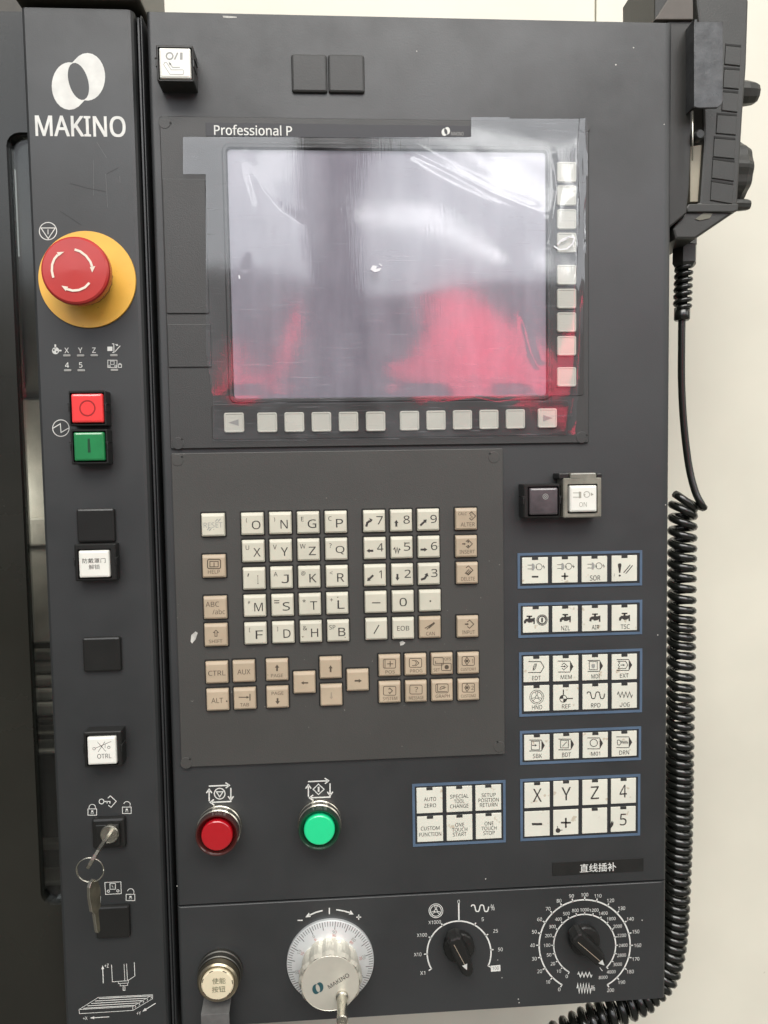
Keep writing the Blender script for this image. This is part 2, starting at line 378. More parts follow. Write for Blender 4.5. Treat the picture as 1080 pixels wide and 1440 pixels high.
class Pen:
    """draws flat print at height h; coordinates are read off an enlarged crop (ox, oy, s) of the photograph"""
    def __init__(s, mb, ox, oy, sc, h, m=0): s.mb, s.ox, s.oy, s.sc, s.h, s.m = mb, ox, oy, sc, h, m
    def p(s, x, y): return P(s.ox + x/s.sc, s.oy + y/s.sc, s.h)
    def k(s): return (DIST-s.h)/F_PX/s.sc
    def line(s, pts, w, closed=False, m=None): s.mb.ribbon([s.p(*q) for q in pts], w*s.k(), s.h, s.m if m is None else m, closed); return s
    def arc(s, cx, cy, r, a0, a1, w, n=24, ry=None):
        ry = r if ry is None else ry
        return s.line([(cx + r*math.cos(math.radians(a0+(a1-a0)*i/n)), cy - ry*math.sin(math.radians(a0+(a1-a0)*i/n))) for i in range(n+1)], w)
    def circ(s, cx, cy, r, w, n=24, ry=None):
        ry = r if ry is None else ry
        return s.line([(cx + r*math.cos(2*PI*i/n), cy - ry*math.sin(2*PI*i/n)) for i in range(n)], w, True)
    def poly(s, pts, m=None):
        q = [s.p(*a) for a in pts]
        ar = sum(q[i-1][0]*q[i][1]-q[i][0]*q[i-1][1] for i in range(len(q)))
        if ar < 0: q.reverse()
        s.mb.poly(q, s.h, s.m if m is None else m); return s
    def disc(s, cx, cy, r, n=16, m=None, ry=None):
        ry = r if ry is None else ry
        return s.poly([(cx + r*math.cos(2*PI*i/n), cy - ry*math.sin(2*PI*i/n)) for i in range(n)], m)
    def rect(s, x0, y0, x1, y1, m=None): return s.poly([(x0, y0), (x1, y0), (x1, y1), (x0, y1)], m)
    def box(s, x0, y0, x1, y1, w): return s.line([(x0, y0), (x1, y0), (x1, y1), (x0, y1)], w, True)
    def rbox(s, x0, y0, x1, y1, r, w):
        return s.line(rrect(x0, x1, y0, y1, r, 3), w, True)
    def arrow(s, x0, y0, x1, y1, w, hl, hw):
        L = math.hypot(x1-x0, y1-y0); ux, uy = (x1-x0)/L, (y1-y0)/L
        bx, by = x1-ux*hl, y1-uy*hl
        s.line([(x0, y0), (bx, by)], w)
        return s.poly([(x1, y1), (bx-uy*hw/2, by+ux*hw/2), (bx+uy*hw/2, by-ux*hw/2)])
    def vee(s, x0, y0, x1, y1, w, hl, hw):            # arrow with an open head
        L = math.hypot(x1-x0, y1-y0); ux, uy = (x1-x0)/L, (y1-y0)/L
        bx, by = x1-ux*hl, y1-uy*hl
        s.line([(x0, y0), (x1-ux*w*.5, y1-uy*w*.5)], w)
        return s.line([(bx-uy*hw/2, by+ux*hw/2), (x1, y1), (bx+uy*hw/2, by-ux*hw/2)], w)
    def text(s, t, cx, cy, hh, ww=None, rot=0, bold=0.0, m=None, res=2):
        x, z = s.p(cx, cy); k = s.k()
        s.mb.text(t, x, z, hh*k, None if ww is None else ww*k, s.h, s.m if m is None else m, math.radians(rot), bold, res); return s
    def wheel(s, cx, cy, r, w):
        s.circ(cx, cy, r, w); s.circ(cx, cy, r*.78, w); s.circ(cx, cy, r*.2, w, 12)
        for a in (90, 210, 330):
            for da in (-14, 14):
                c1, s1 = math.cos(math.radians(a+da)), math.sin(math.radians(a+da))
                s.line([(cx+r*.24*c1, cy-r*.24*s1), (cx+r*.74*c1, cy-r*.74*s1)], w*.9)
        return s
    def logo(s, cx, cy, k, m=None):                    # two overlapping rings: pale crescents round a slanted lens
        n = 40; outer = []; inner = []
        for i in range(n):
            t = 2*PI*i/n
            # union outline of two discs, seen from the centre
            best = 0
            for dx, dy in ((-12.5, 6.5), (12.5, -6.5)):
                a, b = 25.0, 33.5
                ux, uy = math.cos(t)/a, -math.sin(t)/b
                qx, qy = dx/a, dy/b
                A = ux*ux+uy*uy; B = ux*qx+uy*qy; D = B*B - A*(qx*qx+qy*qy-1)
                best = max(best, (B + math.sqrt(max(0, D)))/A)
            outer.append((cx + k*best*math.cos(t), cy - k*best*math.sin(t)))
            ang = t
            c2, s2 = math.cos(ang-math.radians(16)), math.sin(ang-math.radians(16))
            rr = 1/math.sqrt((c2/13.5)**2 + (s2/27)**2)
            inner.append((cx + k*rr*math.cos(t), cy - k*rr*math.sin(t)))
        po = [s.p(*q) for q in outer]; pi_ = [s.p(*q) for q in inner]
        vs = [(x, s.h, z) for x, z in po+pi_]
        s.mb.add(vs, [(i, (i+1) % n, n+(i+1) % n, n+i) for i in range(n)], s.m if m is None else m); return s

def quadrect(x0, y0, x1, y1, h=0):     # panel-space rectangle from pixel left/top/right/bottom edge mid points
    xm, ym = (x0+x1)/2, (y0+y1)/2
    return (P(x0, ym, h)[0], P(x1, ym, h)[0], P(xm, y1, h)[1], P(xm, y0, h)[1])
def cornerrect(tl, tr, br, bl, h=0):
    a, b, c, d = [P(*q, h) for q in (tl, tr, br, bl)]
    return ((a[0]+d[0])/2, (b[0]+c[0])/2, (c[1]+d[1])/2, (a[1]+b[1])/2)

# ================================================================== THE SETTING: machine body behind, door at the left
wall = thing('machine_cabinet', 'cream enamelled machine body behind the panel and the coiled cord', 'machine cabinet', W(300, -200, -800))
xa, xb, xc = P(224, 8, -180)[0], P(838, 8, -180)[0], 1500
def sheet(x0, x1, h, mats, name, z0=-1300, z1=1500, t=8):
    return MB().prism(rrect(x0, x1, z0, z1), h-t, h, 0, 1.2, cap0=True).build(name, mats, wall)
sheet(xa, xb-.6, -180, CREAMW, 'enamel_panel'); sheet(xb+.6, xc, -180.8, CREAMW, 'enamel_panel')
sheet(-700, xa-4, -230, GREYW, 'grey_post', t=30)

door = thing('machine_door', 'dark glossy machine door with a tall narrow window left of the switch column', 'door', W(-260, -60, -700))
sx0, _ = P(11, 190, -22); sx1, _ = P(57, 1272, -22)
slx = (P(11, 190, -22)[0] + P(30, 700, -22)[0] + P(56, 1260, -22)[0])/3
zt = P(30, 186, -22)[1]; zb = P(70, 1273, -22)[1]
SL, SR = slx, slx+95
dz1 = P(15, 16, -22)[1]
d = MB()
d.frame(rrect(-700, SR+40, -900, dz1, .01, 4), rrect(SL, SR, zb, zt, 9, 4), -60, -22, 0, hin=-27)
d.build('door_panel', [DOORP], door)
g = MB(); g.frame(rrect(SL-.3, SR+.3, zb-.3, zt+.3, 9, 4), rrect(SL+.9, SR-.9, zb+.9, zt-.9, 8, 4), -31, -24.5, 0)
g.build('window_gasket', [RUBBER], door)
gm = glass_material()
MB().prism(rrect(SL+1, SR-1, zb+1, zt-1), -31, -28, 0, cap0=True).build('window_pane', [gm], door)
wl = bpy.data.lights.new('machine_work_lamp', 'POINT'); wl.energy = .16; wl.color = (1, .95, .86); wl.shadow_soft_size = .02
wlo = bpy.data.objects.new('machine_work_lamp', wl); C.collection.objects.link(wlo); wlo.location = W(-252, -48, -20)
# what shows through the pane: guards and slide covers inside the machine
inn = thing('machine_interior', 'pale guards and stacked slide covers seen through the narrow door window', 'machine interior', W(-250, -160, -600))
def inbox(name, y0, y1, h, m, x0=-20, x1=140, t=10, bev=1.5):
    X0, X1 = P(x0, (y0+y1)/2, h)[0], P(x1, (y0+y1)/2, h)[0]
    MB().prism(rrect(X0, X1, P(60, y1, h)[1], P(60, y0, h)[1]), h-t, h, 0, bev, cap0=True).build(name, m, inn)
inbox('back_guard', -200, 1500, -190, INNERD, -200, 300)
inbox('upper_guard', 150, 560, -75, INNER, 2, 140)
inbox('light_strip', 236, 358, -70, mat('lamp_tube', (.8, .8, .78), .4, emit=.35), 13, 21, 6)
inbox('light_strip', 475, 545, -70, mat('pink_tube', (.60, .33, .38), .4), 22, 30, 6)
inbox('guard_sheet', 560, 905, -72, INNERP, 26, 140)
inbox('guard_flange', 728, 768, -68, INNERP, 36, 140, 4)
for i, (y0, y1) in enumerate(((916, 930), (932, 948), (951, 966), (969, 986), (989, 1008), (1011, 1021))):
    inbox('slide_cover', y0, y1, -80+i*2, INNERP if i < 5 else INNERD, 30, 140, 10, 2.5)
inbox('ledge', 1031, 1035, -66, INNER, 36, 140, 20)
inbox('ledge', 1056, 1061, -62, INNERP, 36, 140, 25)
inbox('block', 1062, 1184, -75, INNERD, 36, 140, 12)
inbox('ledge', 1186, 1197, -66, INNER, 40, 140, 20)
inbox('ledge', 1241, 1247, -62, INNER, 44, 140, 22)

fl = bpy.data.meshes.new('floor'); fl.from_pydata([(-9, -12, 0), (9, -12, 0), (9, 3, 0), (-9, 3, 0)], [], [(0, 1, 2, 3)])
fl.materials.append(mat('floor_concrete', (.13, .125, .11), .6, var=.25, vscale=2))
flo = bpy.data.objects.new('floor', fl); C.collection.objects.link(flo); flo['kind'] = 'structure'
# the hall mirrored in the film
def hall(name, label, cat, pts, m, dy=0, depth=300):
    k = 1+REFL/DIST
    q = [mirror(*p) for p in pts]; base = sum(q, Vector())/len(q)
    me = bpy.data.meshes.new(name); n = len(q)
    vs = [p - base + Vector((0, dy, 0)) for p in q] + [p - base + Vector((0, dy-depth*.001, 0)) for p in q]
    fs = [tuple(range(n)), tuple(range(2*n-1, n-1, -1))] + [(i, n+i, n+(i+1) % n, (i+1) % n) for i in range(n)]
    me.from_pydata(vs, [], fs); me.materials.append(m); me.update()
    o = bpy.data.objects.new(name, me); C.collection.objects.link(o); o.location = base
    o['label'] = label; o['category'] = cat
hall('hall_pillar', 'dark concrete pillar mirrored in the upper middle of the screen film', 'pillar', [(446, 60), (538, 60), (532, 640), (452, 640)], CONC, .25)
hall('red_reflection_shape', 'added red shape mirrored as a bright peak at the lower right of the screen', 'red shape',  # added behind the camera, outlined to give the red reflection
     [(610, 385), (640, 395), (690, 455), (770, 520), (860, 550), (860, 602), (770, 596), (712, 552), (650, 535), (570, 530), (565, 508), (608, 490), (622, 440)], REDC)
hall('red_reflection_shape', 'added red shape mirrored as a slanting streak at the lower left of the screen', 'red shape',  # second added shape, cut to the slanting red reflection
     [(421, 410), (416, 450), (392, 530), (380, 560), (340, 566), (326, 566), (320, 470), (345, 545), (374, 545), (388, 480)], REDC)

# ================================================================== THE SWITCH COLUMN
col = thing('switch_column', 'narrow dark grey column of switches with the white maker logo at its top', 'switch column', W(-195, 0, -420))
cl = (P(38, 60, 0)[0] + P(62, 680, 0)[0] + P(96, 1440, 0)[0])/3
cr = (P(183, 60, 0)[0] + P(205, 680, 0)[0] + P(225, 1440, 0)[0])/3
ctop = P(110, 12, 0)[1]; cbot = -470
pr = [(cl-2.5, -75), (cl-2.5, -3.2), (cl-1.8, -1.2), (cl, 0), (cr, 0), (cr+1.8, -.6), (cr+3.2, -2.2), (cr+3.8, -4.6), (cr+3.8, -75)]
b = MB()
n = len(pr)
b.add([(x, h, cbot) for x, h in pr] + [(x, h, ctop) for x, h in pr], [(i, i+1, n+i+1, n+i) for i in range(n-1)] + [tuple(range(n, 2*n))], 0)
b.build('column_body', [PAINT2], col)
# edge trims in the gap between column and panel
for x0, x1, h in ((cr+4.6, cr+6.6, -5), (cr+7.2, cr+8.6, -3)):
    t = MB(); q = [(x0, -70), (x0, h-1), (x0+.5, h), (x1-.5, h), (x1, h-1), (x1, -70)]
    t.add([(x, hh, cbot) for x, hh in q] + [(x, hh, ctop-2) for x, hh in q], [(i, i+1, 7+i-1+1-1+0, 6+i) if False else (i, i+1, 6+i+1, 6+i) for i in range(5)] + [(6, 7, 8, 9, 10, 11)], 0)
    t.build('edge_trim', [PAINT2], col)
MB().prism(rrect(cl-6, cr+9, ctop+4, ctop+60, 3.2), -75, 5, 0, 3, cap0=True).build('top_cap', [mat('cap_paint', (.05, .046, .036), .4)], col)
MB().prism(rrect(cr+3, cr+9, cbot, ctop-2), -70, -40, 0).build('gap_back', [DARKG], col)

def mesh_print(name, mats, parent, fn, h=.12, label=None):
    b = MB(); fn(b, h); return b.build(name, mats, parent, label)
# logo + name
def f(b, h):
    p = Pen(b, 0, 0, 1, h)
    p.logo(110.3, 114.5, 1.0)
    p.text('MAKINO', 113.3, 177.5, 26.5, 117, bold=.020, res=3)
mesh_print('maker_logo', [PW], col, f)
def f(b, h):
    p = Pen(b, 0, 280, 3.6, h)
    p.circ(243, 162, 44, 4); p.line([(207, 146), (280, 146), (244, 200)], 4, True); p.line([(243, 153), (243, 178)], 3.5)
mesh_print('stop_symbol', [PW], col, f)
# scratches on the paint
def f(b, h):
    p = Pen(b, 0, 0, 3.6, h)
    for l in ([(355, 928), (440, 952), (535, 970)], [(305, 1070), (360, 1105), (412, 1140)], [(540, 880), (600, 848)]): p.line(l, 3)
mesh_print('scratch', [SCR], col, f, .08)
def f(b, h):
    p = Pen(b, 0, 0, 3.6, h)
    for l in ([(474, 810), (474, 990)], [(535, 880), (545, 1050)], [(490, 720), (540, 800)], [(606, 890), (608, 925)]): p.line(l, 2)
mesh_print('scratch', [SCRL], col, f, .08)
# ---- emergency stop
ex, ez = P(122.6, 393, 1.5)
RK = .481
estop = MB()
estop.lathe([(64.3*RK, 0), (64.3*RK, 1.2), (64*RK, 1.6), (0.01, 1.7)], ex, ez, 72, 0, smooth=False, cap=False)
es = estop.build('emergency_stop', [YEL], col, 'red mushroom emergency stop button on a yellow disc')
MB().lathe([(14.5, 1.6), (14.5, 9), (13.4, 9)], ex, ez, 40, 0).build('neck', [BLACKP], es)
MB().lathe([(16.2, 8), (18.2, 8.6), (19.2, 17.5)], ex, ez, 48, 0, cap=False, rf=lambda t, h: 1+.012*math.cos(24*t)).build('collar', [DIRTY], es)
MB().lathe([(18.8, 17), (20.4, 17.5), (20.9, 19), (20.9, 23.5), (20.4, 25), (19.3, 25.8), (0.02, 26.3)], ex, ez, 64, 0, cap=False).build('cap', [RED], es)
def f(b, h):
    p = Pen(b, 50, 320, 7.2, 26.45)
    c = p.p(385, 425)
    p.line([(180, 507), (165, 440), (168, 375), (190, 318), (225, 275)], 22); p.poly([(215, 250), (290, 245), (235, 290)])
    p.line([(395, 222), (450, 240), (510, 285), (555, 345), (575, 400)], 22); p.poly([(550, 400), (605, 390), (573, 455)])
    p.line([(545, 560), (500, 605), (440, 632), (375, 638), (315, 622)], 22); p.poly([(262, 588), (330, 600), (305, 642)])
mesh_print('turn_arrows', [mat('arrow_print', (.80, .70, .58), .5)], es, f)
# ---- indicator row
def f(b, h):
    p = Pen(b, 60, 480, 8, h)
    for t, x, y in (('X', 270, 102), ('Y', 423, 100), ('Z', 577, 100), ('4', 274, 267), ('5', 428, 266)): p.text(t, x, y, 56, bold=.01)
    p.disc(145, 105, 40); p.rect(133, 35, 151, 80); p.rect(180, 95, 212, 112)
    # door + tool icon
    p.rect(728, 60, 785, 108); p.line([(780, 28), (800, 28), (802, 125), (785, 125)], 8); p.line([(812, 118), (872, 50)], 8); p.arrow(815, 32, 852, 48, 6, 24, 26)
    # cabinet + lock icon
    p.box(733, 212, 836, 294, 6); p.box(764, 222, 804, 260, 5); p.circ(752, 278, 10, 5, 10); p.circ(820, 278, 10, 5, 10)
    p.box(851, 262, 887, 293, 6); p.arc(869, 262, 14, 0, 180, 6, 10)
mesh_print('indicator_legend', [PW], col, f)
def f(b, h):
    p = Pen(b, 60, 480, 8, h+.03)
    p.disc(125, 97, 11, 10, 0); p.disc(160, 118, 11, 10, 0)
mesh_print('indicator_legend', [PAINT2], col, f)
for x, y in ((273, 160), (428, 160), (581, 158), (801, 157), (282, 327), (435, 327), (808, 322)):
    x0, z0 = P(60+(x-41)/8, 480+(y+13)/8); x1, z1 = P(60+(x+41)/8, 480+(y-13)/8)
    MB().prism(rrect(x0, x1, z0, z1, .5), -.5, .45, 0, .2).build('indicator_lamp', [PG], col)
def f(b, h):
    p = Pen(b, 60, 480, 8, h)
    p.circ(205, 976, 93, 8); p.line([(115, 978), (198, 928), (207, 1025), (293, 975)], 9)
mesh_print('power_symbol', [PW], col, f)

# ---- square push buttons: frame part > lens, legend
def push_button(name, parent, rect, lens, hh, lensmat, label, frm=BLACKP, notch=True, rise=1.4):
    x0, x1, z0, z1 = quadrect(*rect, hh); lx0, lx1, lz0, lz1 = quadrect(*lens, hh)
    b = MB()
    po = rrect(x0, x1, z0, z1, .8, 2); pi_ = rrect(lx0-1.4, lx1+1.4, lz0-1.4, lz1+1.4, .6, 2)
    n = len(po)
    R = [[(x, 0, z) for x, z in po], [(x, hh-.7, z) for x, z in po], [(x, hh, z) for x, z in inset(po, .7)], [(x, hh, z) for x, z in pi_], [(x, hh-4, z) for x, z in pi_]]
    b.loft(R, 0, False, True, False, 1)
    if notch:                                  # little finger slots at mid height
        zm = (z0+z1)/2
        for xx in (x0, x1):
            b.prism(rrect(xx-.45, xx+.45, zm-2.2, zm+2.2, .2, 2), hh*.3, hh+.25, 0, .15)
            b.prism(rrect(xx-.9, xx+.9, zm+2.4, zm+3.2), hh*.3, hh+.12, 1)
    fr = b.build(name, [frm, DARKG], parent, label)
    l = MB()
    L0 = rrect(lx0-.5, lx1+.5, lz0-.5, lz1+.5, 1.0, 3); L1 = rrect(lx0+.9, lx1-.9, lz0+.9, lz1-.9, .8, 3)
    l.loft([[(x, hh-4, z) for x, z in L0], [(x, hh+.1, z) for x, z in L0], [(x, hh+rise*.75, z) for x, z in inset(L0, .45)], [(x, hh+rise, z) for x, z in L1]], 0)
    l.build('lens', [lensmat], fr)
    return fr, hh+rise+.08
fr, lh = push_button('push_button', col, (97, 549, 148.5, 599), (102, 555, 144.5, 593.5), 12, LRED, 'square red lit power off button')
def f(b, h): Pen(b, 60, 480, 8, lh).circ(503, 752, 84, 15, 32)
mesh_print('legend', [mat('red_print', (.30, .012, .012), .4)], fr, f)
fr, lh = push_button('push_button', col, (99.5, 603.5, 151, 653), (105.5, 609, 146.5, 647), 12, LGRN, 'square green power on button')
def f(b, h): Pen(b, 60, 480, 8, lh).poly([(505, 1095), (530, 1095), (540, 1250), (508, 1250)])
mesh_print('legend', [mat('green_print', (.006, .05, .018), .4)], fr, f)
fr, lh = push_button('push_button', col, (105, 765, 163, 817), (112.5, 775, 153.5, 811), 9, LWHT, 'square white button with Chinese lettering for door release')
def f(b, h):
    p = Pen(b, 108, 770, 21.6, lh)
    p.text('防戴罩门', 518, 400, 145, 680); p.text('解锁', 530, 588, 145, 325)
mesh_print('legend', [PK], fr, f)
fr, lh = push_button('push_button', col, (118, 1029, 171, 1079), (124.5, 1036.5, 163, 1073.5), 11, LWHT, 'square white button marked OTRL with a crossed switch symbol')
def f(b, h):
    p = Pen(b, 115, 1025, 16.6, lh)
    p.text('OTRL', 525, 635, 110, 320)
    p.circ(285, 462, 30, 10, 12); p.circ(630, 432, 30, 10, 12); p.line([(315, 452), (685, 292)], 10)
    p.line([(365, 305), (560, 525)], 10); p.line([(540, 300), (380, 535)], 10); p.line([(545, 350), (545, 440)], 9)
mesh_print('legend', [PK], fr, f)
def plug(rect, name='blank_plug', hh=3.2, parent=None, m=BLACKP, label=None):
    x0, x1, z0, z1 = quadrect(*rect, hh*.5)
    return MB().prism(rrect(x0, x1, z0, z1, 1.5, 3), 0, hh, 0, 1.4).build(name, [m], parent or col, label)
plug((108.5, 715, 162, 762.5)); plug((117, 895.5, 170.5, 944))
plug((135, 1273, 183, 1318))
# ---- key switch
x0, x1, z0, z1 = quadrect(129.5, 1150, 176.5, 1193, 3)
b = MB(); b.prism(rrect(x0, x1, z0, z1, 1.9, 3), 0, 4, 0, 1.8)
b.prism(rrect(x0+3.2, x1-3.2, z0+3.2, z1-3.2, .7, 2), 4, 6.5, 0, .6)
ks = b.build('key_switch', [BLACKP], col, 'square black key switch holding the inserted key')
kx, kz = P(153.5, 1174, 9)
MB().lathe([(6.2, 6), (6.2, 8.6), (5.6, 9.4), (5.2, 9.0), (0.02, 9.0)], kx, kz, 36, 0, cap=False).build('lock_cylinder', [STEEL], ks)
def f(b, h):
    p = Pen(b, 100, 1110, 6.55, h)
    def lock(x, y, opened):
        p.box(x-40, y-28, x+40, y+30, 6); p.rect(x-9, y-14, x+9, y+14); p.rect(x-13, y+2, x+13, y+16)
        if opened: p.arc(x+2, y-60+10, 30, -20, 165, 6, 12); p.line([(x+30, y-46), (x+30, y-28)], 6)
        else: p.arc(x, y-40, 30, 0, 180, 6, 12); p.line([(x-30, y-40), (x-30, y-28)], 6); p.line([(x+30, y-40), (x+30, y-28)], 6)
    lock(195, 208, False); lock(513, 192, True); lock(547, 995, True)
    p.circ(280, 112, 22, 7, 16); p.line([(302, 112), (358, 112), (358, 130)], 8); p.line([(332, 112), (332, 130)], 8)
    p.line([(338, 82), (361, 60), (416, 110), (367, 166), (343, 146)], 7)
    p.line([(310, 858), (458, 852), (462, 960), (318, 968)], 6, True); p.box(358, 868, 408, 920, 6); p.circ(343, 938, 11, 6, 12); p.circ(431, 935, 11, 6, 12); p.line([(375, 885), (388, 903)], 5)
    p.line([(250, 952), (270, 985), (270, 1040), (245, 1040)], 6)
mesh_print('lock_legend', [PW], col, f)
# ---- axis drawing
def f(b, h):
    p = Pen(b, 100, 1340, 8.308, h)
    p.arrow(376, 355, 368, 145, 9, 45, 34); p.text('+Z', 415, 150, 46, 50)
    p.line([(472, 138), (482, 338), (660, 325), (745, 270), (738, 110)], 7); p.line([(618, 130), (628, 325)], 6); p.line([(648, 125), (658, 325)], 6)
    p.line([(552, 340), (552, 358), (668, 352), (668, 322)], 6); p.line([(572, 360), (574, 385), (660, 380), (658, 355)], 6); p.line([(608, 390), (608, 438), (630, 438), (628, 388)], 7)
    p.line([(92, 662), (318, 520), (952, 488), (952, 535), (722, 672), (98, 710)], 6, True); p.line([(92, 662), (720, 626), (722, 672)], 6); p.line([(720, 626), (952, 488)], 6)
    for i in range(5):
        t = (i+.5)/5.0
        x0 = 92+(318-92)*t; y0 = 662+(520-662)*t; x1 = 720+(952-720)*t; y1 = 626+(488-626)*t
        p.line([(x0+30, y0), (x1-10, y1)], 9)
        p.line([(x1, y1+2), (x1+14, y1+14), (x1+2, y1+28)], 6)
    p.text('+X', 165, 765, 42, 52); p.arrow(446, 747, 218, 760, 9, 52, 32)
    p.text('+Y', 790, 705, 44, 50); p.arrow(988, 588, 832, 685, 10, 50, 36)
mesh_print('axis_diagram', [PW], col, f)

# ---- keys and ring
def plate(outline, thick, origin, U, V, m, name, hole=None):
    """flat plate from an outline in its own plane; U, V unit vectors in (x,h,z)"""
    U = Vector(U).normalized(); V = Vector(V); V = (V - U*V.dot(U)).normalized(); Nn = U.cross(V); O = Vector(origin)
    b = MB(); R = []
    for t, ins in ((-thick/2, .25), (-thick/2+.25, 0), (thick/2-.25, 0), (thick/2, .25)):
        R.append([tuple(O + U*u + V*v + Nn*t) for u, v in inset(outline, ins)])
    b.loft(R, 0, True, True)
    b.m[-1] = b.m[-2] = 1                      # darker material on the faces, brighter on the edges
    return b
KEYF = mat('key_face', (.20, .185, .14), .4, metal=.8, var=.3, vscale=150)
key_out = [(-9, -2.1), (7, -2.1), (9, -4.5), (12, -6.8), (24, -6.8), (27, -5), (28, -2), (28, 2), (27, 5), (24, 6.8), (12, 6.8), (9, 4.5), (7, 2.1), (-9, 2.1)]
lock_w = (kx, 9.0, kz)
k1 = plate([(u+8, v) for u, v in key_out], 2.2, (kx, 9.0, kz), (-.03, 1, .0), (-.52, 0, -.85), BRASS, 'key').build('key', [STEEL, KEYF])
k1['label'] = 'metal key standing edge on in the key switch'; k1['category'] = 'key'; k1['group'] = 'keys on the ring'
rx, rz = P(126.7, 1223.3, 40)
ring = MB()
rr = []
for i in range(81):
    a = 2*PI*i/40; s = .55*(i/80-.5)
    rr.append((rx + (8.35+s*.6)*math.cos(a), 40 + s*1.8 + 1.0*math.sin(a), rz + 8.35*math.sin(a)))
ring.tube(rr, .42, 8)
ro = ring.build('key_ring', [STEEL]); ro['label'] = 'thin split ring hanging from the inserted key'; ro['category'] = 'key ring'
tx, tz = P(129, 1240, 40); bx, bz = P(137.5, 1313, 36)
dv = Vector((bx-tx, -4, bz-tz)).normalized()
ko = [(0, -1.5), (3, -3.4), (10, -4.2), (22, -3.6), (25, -1.8), (40, -1.4), (41.5, 0), (40, 1.4), (25, 1.8), (23, 4), (10, 5.4), (3, 4.2), (0, 1.5)]
L_ = (Vector((bx, 36, bz))-Vector((tx, 40, tz))).length/41.0
k2 = plate([(u*L_-1, v) for u, v in ko], 2.4, (tx, 40, tz), tuple(dv), (.45, -.9, .1), BRASS, 'key').build('key', [STEEL, KEYF])
k2['label'] = 'metal key hanging from the bottom of the split ring'; k2['category'] = 'key'; k2['group'] = 'keys on the ring'

# ================================================================== THE CONTROL PANEL
pan = thing('control_panel', 'large dark grey machine control panel with screen, keypad and dials', 'control panel', W(30, 0, -370))
pl = (P(205, 60)[0] + P(228, 660)[0] + P(249, 1250)[0])/3; prx = (P(944, 300)[0] + P(944, 690)[0] + P(934, 1380)[0])/3
pt = (P(210, 17.5)[1] + P(930, 28)[1])/2
seam = (P(253, 1274)[1] + P(930, 1239)[1])/2
pb = (P(470, 1436)[1] + P(760, 1416.5)[1] + P(930, 1401)[1])/3
def plate_body(z0, z1, name):
    R = [[(x, -70, z) for x, z in rrect(pl, prx, z0, z1)]]
    for k in range(9):
        t = .5*PI*k/8; ix = 5.5*(1-math.cos(t)); iz = 1.0*(1-math.cos(t))
        R.append([(x, -3.0*(1-math.sin(t)), z) for x, z in rrect(pl+ix*.5, prx-ix, z0+iz*.6, z1-iz)])
    return MB().loft(R, 0, True, True).build(name, [PAINT], pan)
plate_body(seam+.35, pt, 'front_plate'); plate_body(pb, seam-.35, 'lower_plate')
MB().prism(rrect(pl+2, prx-2, seam-3, seam+3), -60, -3.5, 0).build('seam_backing', [DARKG], pan)
print('panel', pl, prx, pt, seam, pb, 'L spread', P(205, 60)[0], P(228, 660)[0], P(249, 1250)[0], 'R', P(944, 300)[0], P(944, 690)[0], P(934, 1380)[0], 'B', P(470, 1436)[1], P(760, 1416.5)[1], P(930, 1401)[1])

fr, lh = push_button('push_button', pan, (219.7, 63, 272, 114), (225.5, 69.5, 267.5, 110.5), 15, LWHT, 'square white button with a reclining seat symbol at the top left', frm=GREYP)
def f(b, h):
    p = Pen(b, 210, 50, 13.5, lh)
    p.circ(385, 388, 62, 26, 24); p.line([(478, 455), (538, 325)], 26); p.rect(582, 322, 632, 458)
    p.line([(275, 540), (295, 510), (330, 515), (415, 650), (640, 650), (655, 690), (640, 740), (390, 735), (275, 560)], 10, True)
    p.line([(580, 603), (440, 603), (385, 520)], 14); p.poly([(362, 485), (420, 540), (385, 565)])
mesh_print('legend', [PG], fr, f)
plug((410, 76.5, 460, 130.5), hh=2.2, parent=pan, m=GREYP); plug((461.5, 77, 512.5, 131), hh=2.2, parent=pan, m=GREYP)

# ---- display unit
HB = 2.0
bx0, bx1, bz0, bz1 = cornerrect((221.5, 163.5), (830, 170), (826.5, 622.5), (242, 631.5), HB)
sx0, sx1, sz0, sz1 = cornerrect((320, 211), (767.5, 214.5), (766, 555.5), (331, 557.5), HB)
b = MB()
po = rrect(bx0, bx1, bz0, bz1, 1.0, 3); pi_ = rrect(sx0, sx1, sz0, sz1, 1.5, 3)
R = [[(x, 0, z) for x, z in po], [(x, HB-.5, z) for x, z in po], [(x, HB, z) for x, z in inset(po, .5)], [(x, HB, z) for x, z in inset(pi_, -4.2)],
     [(x, HB+.9, z) for x, z in inset(pi_, -3.2)], [(x, HB+.9, z) for x, z in inset(pi_, -1.6)], [(x, HB-3, z) for x, z in pi_]]
b.loft(R, 0, False, False)
bez = b.build('display_bezel', [BEZEL], pan)
MB().prism(rrect(sx0-1, sx1+1, sz0-1, sz1+1), -4, HB-1.4, 0).build('screen', [SCREEN], bez)
# name strip
nx0, nx1, nz0, nz1 = cornerrect((289.5, 174), (663, 175.5), (663, 194.5), (289.5, 193), HB)
b = MB(); b.prism(rrect(nx0, nx1, nz0, nz1, .4, 2), HB-.2, HB+.25, 0, .15)
p = Pen(b, 200, 0, 2.25, HB+.33, 1)
p.text('Professional P', 351, 412, 30, 235, bold=.014, res=3); p.logo(960.5, 416, .31*1.15)
p.text('MAKINO', 997, 423, 11, 39, m=2)
b.build('name_strip', [STRIP, PW, PG], bez)
# cover plates at the left
for a in ((221, 252, 291.5, 441), (231.5, 456, 296.8, 516.5)):
    x0, x1, z0, z1 = quadrect(*a, HB); x0 = bx0+.8
    MB().prism(rrect(x0, x1, z0, z1, .6, 2), HB-.3, HB+.9, 0, .35).build('cover_plate', [BEZEL], bez)
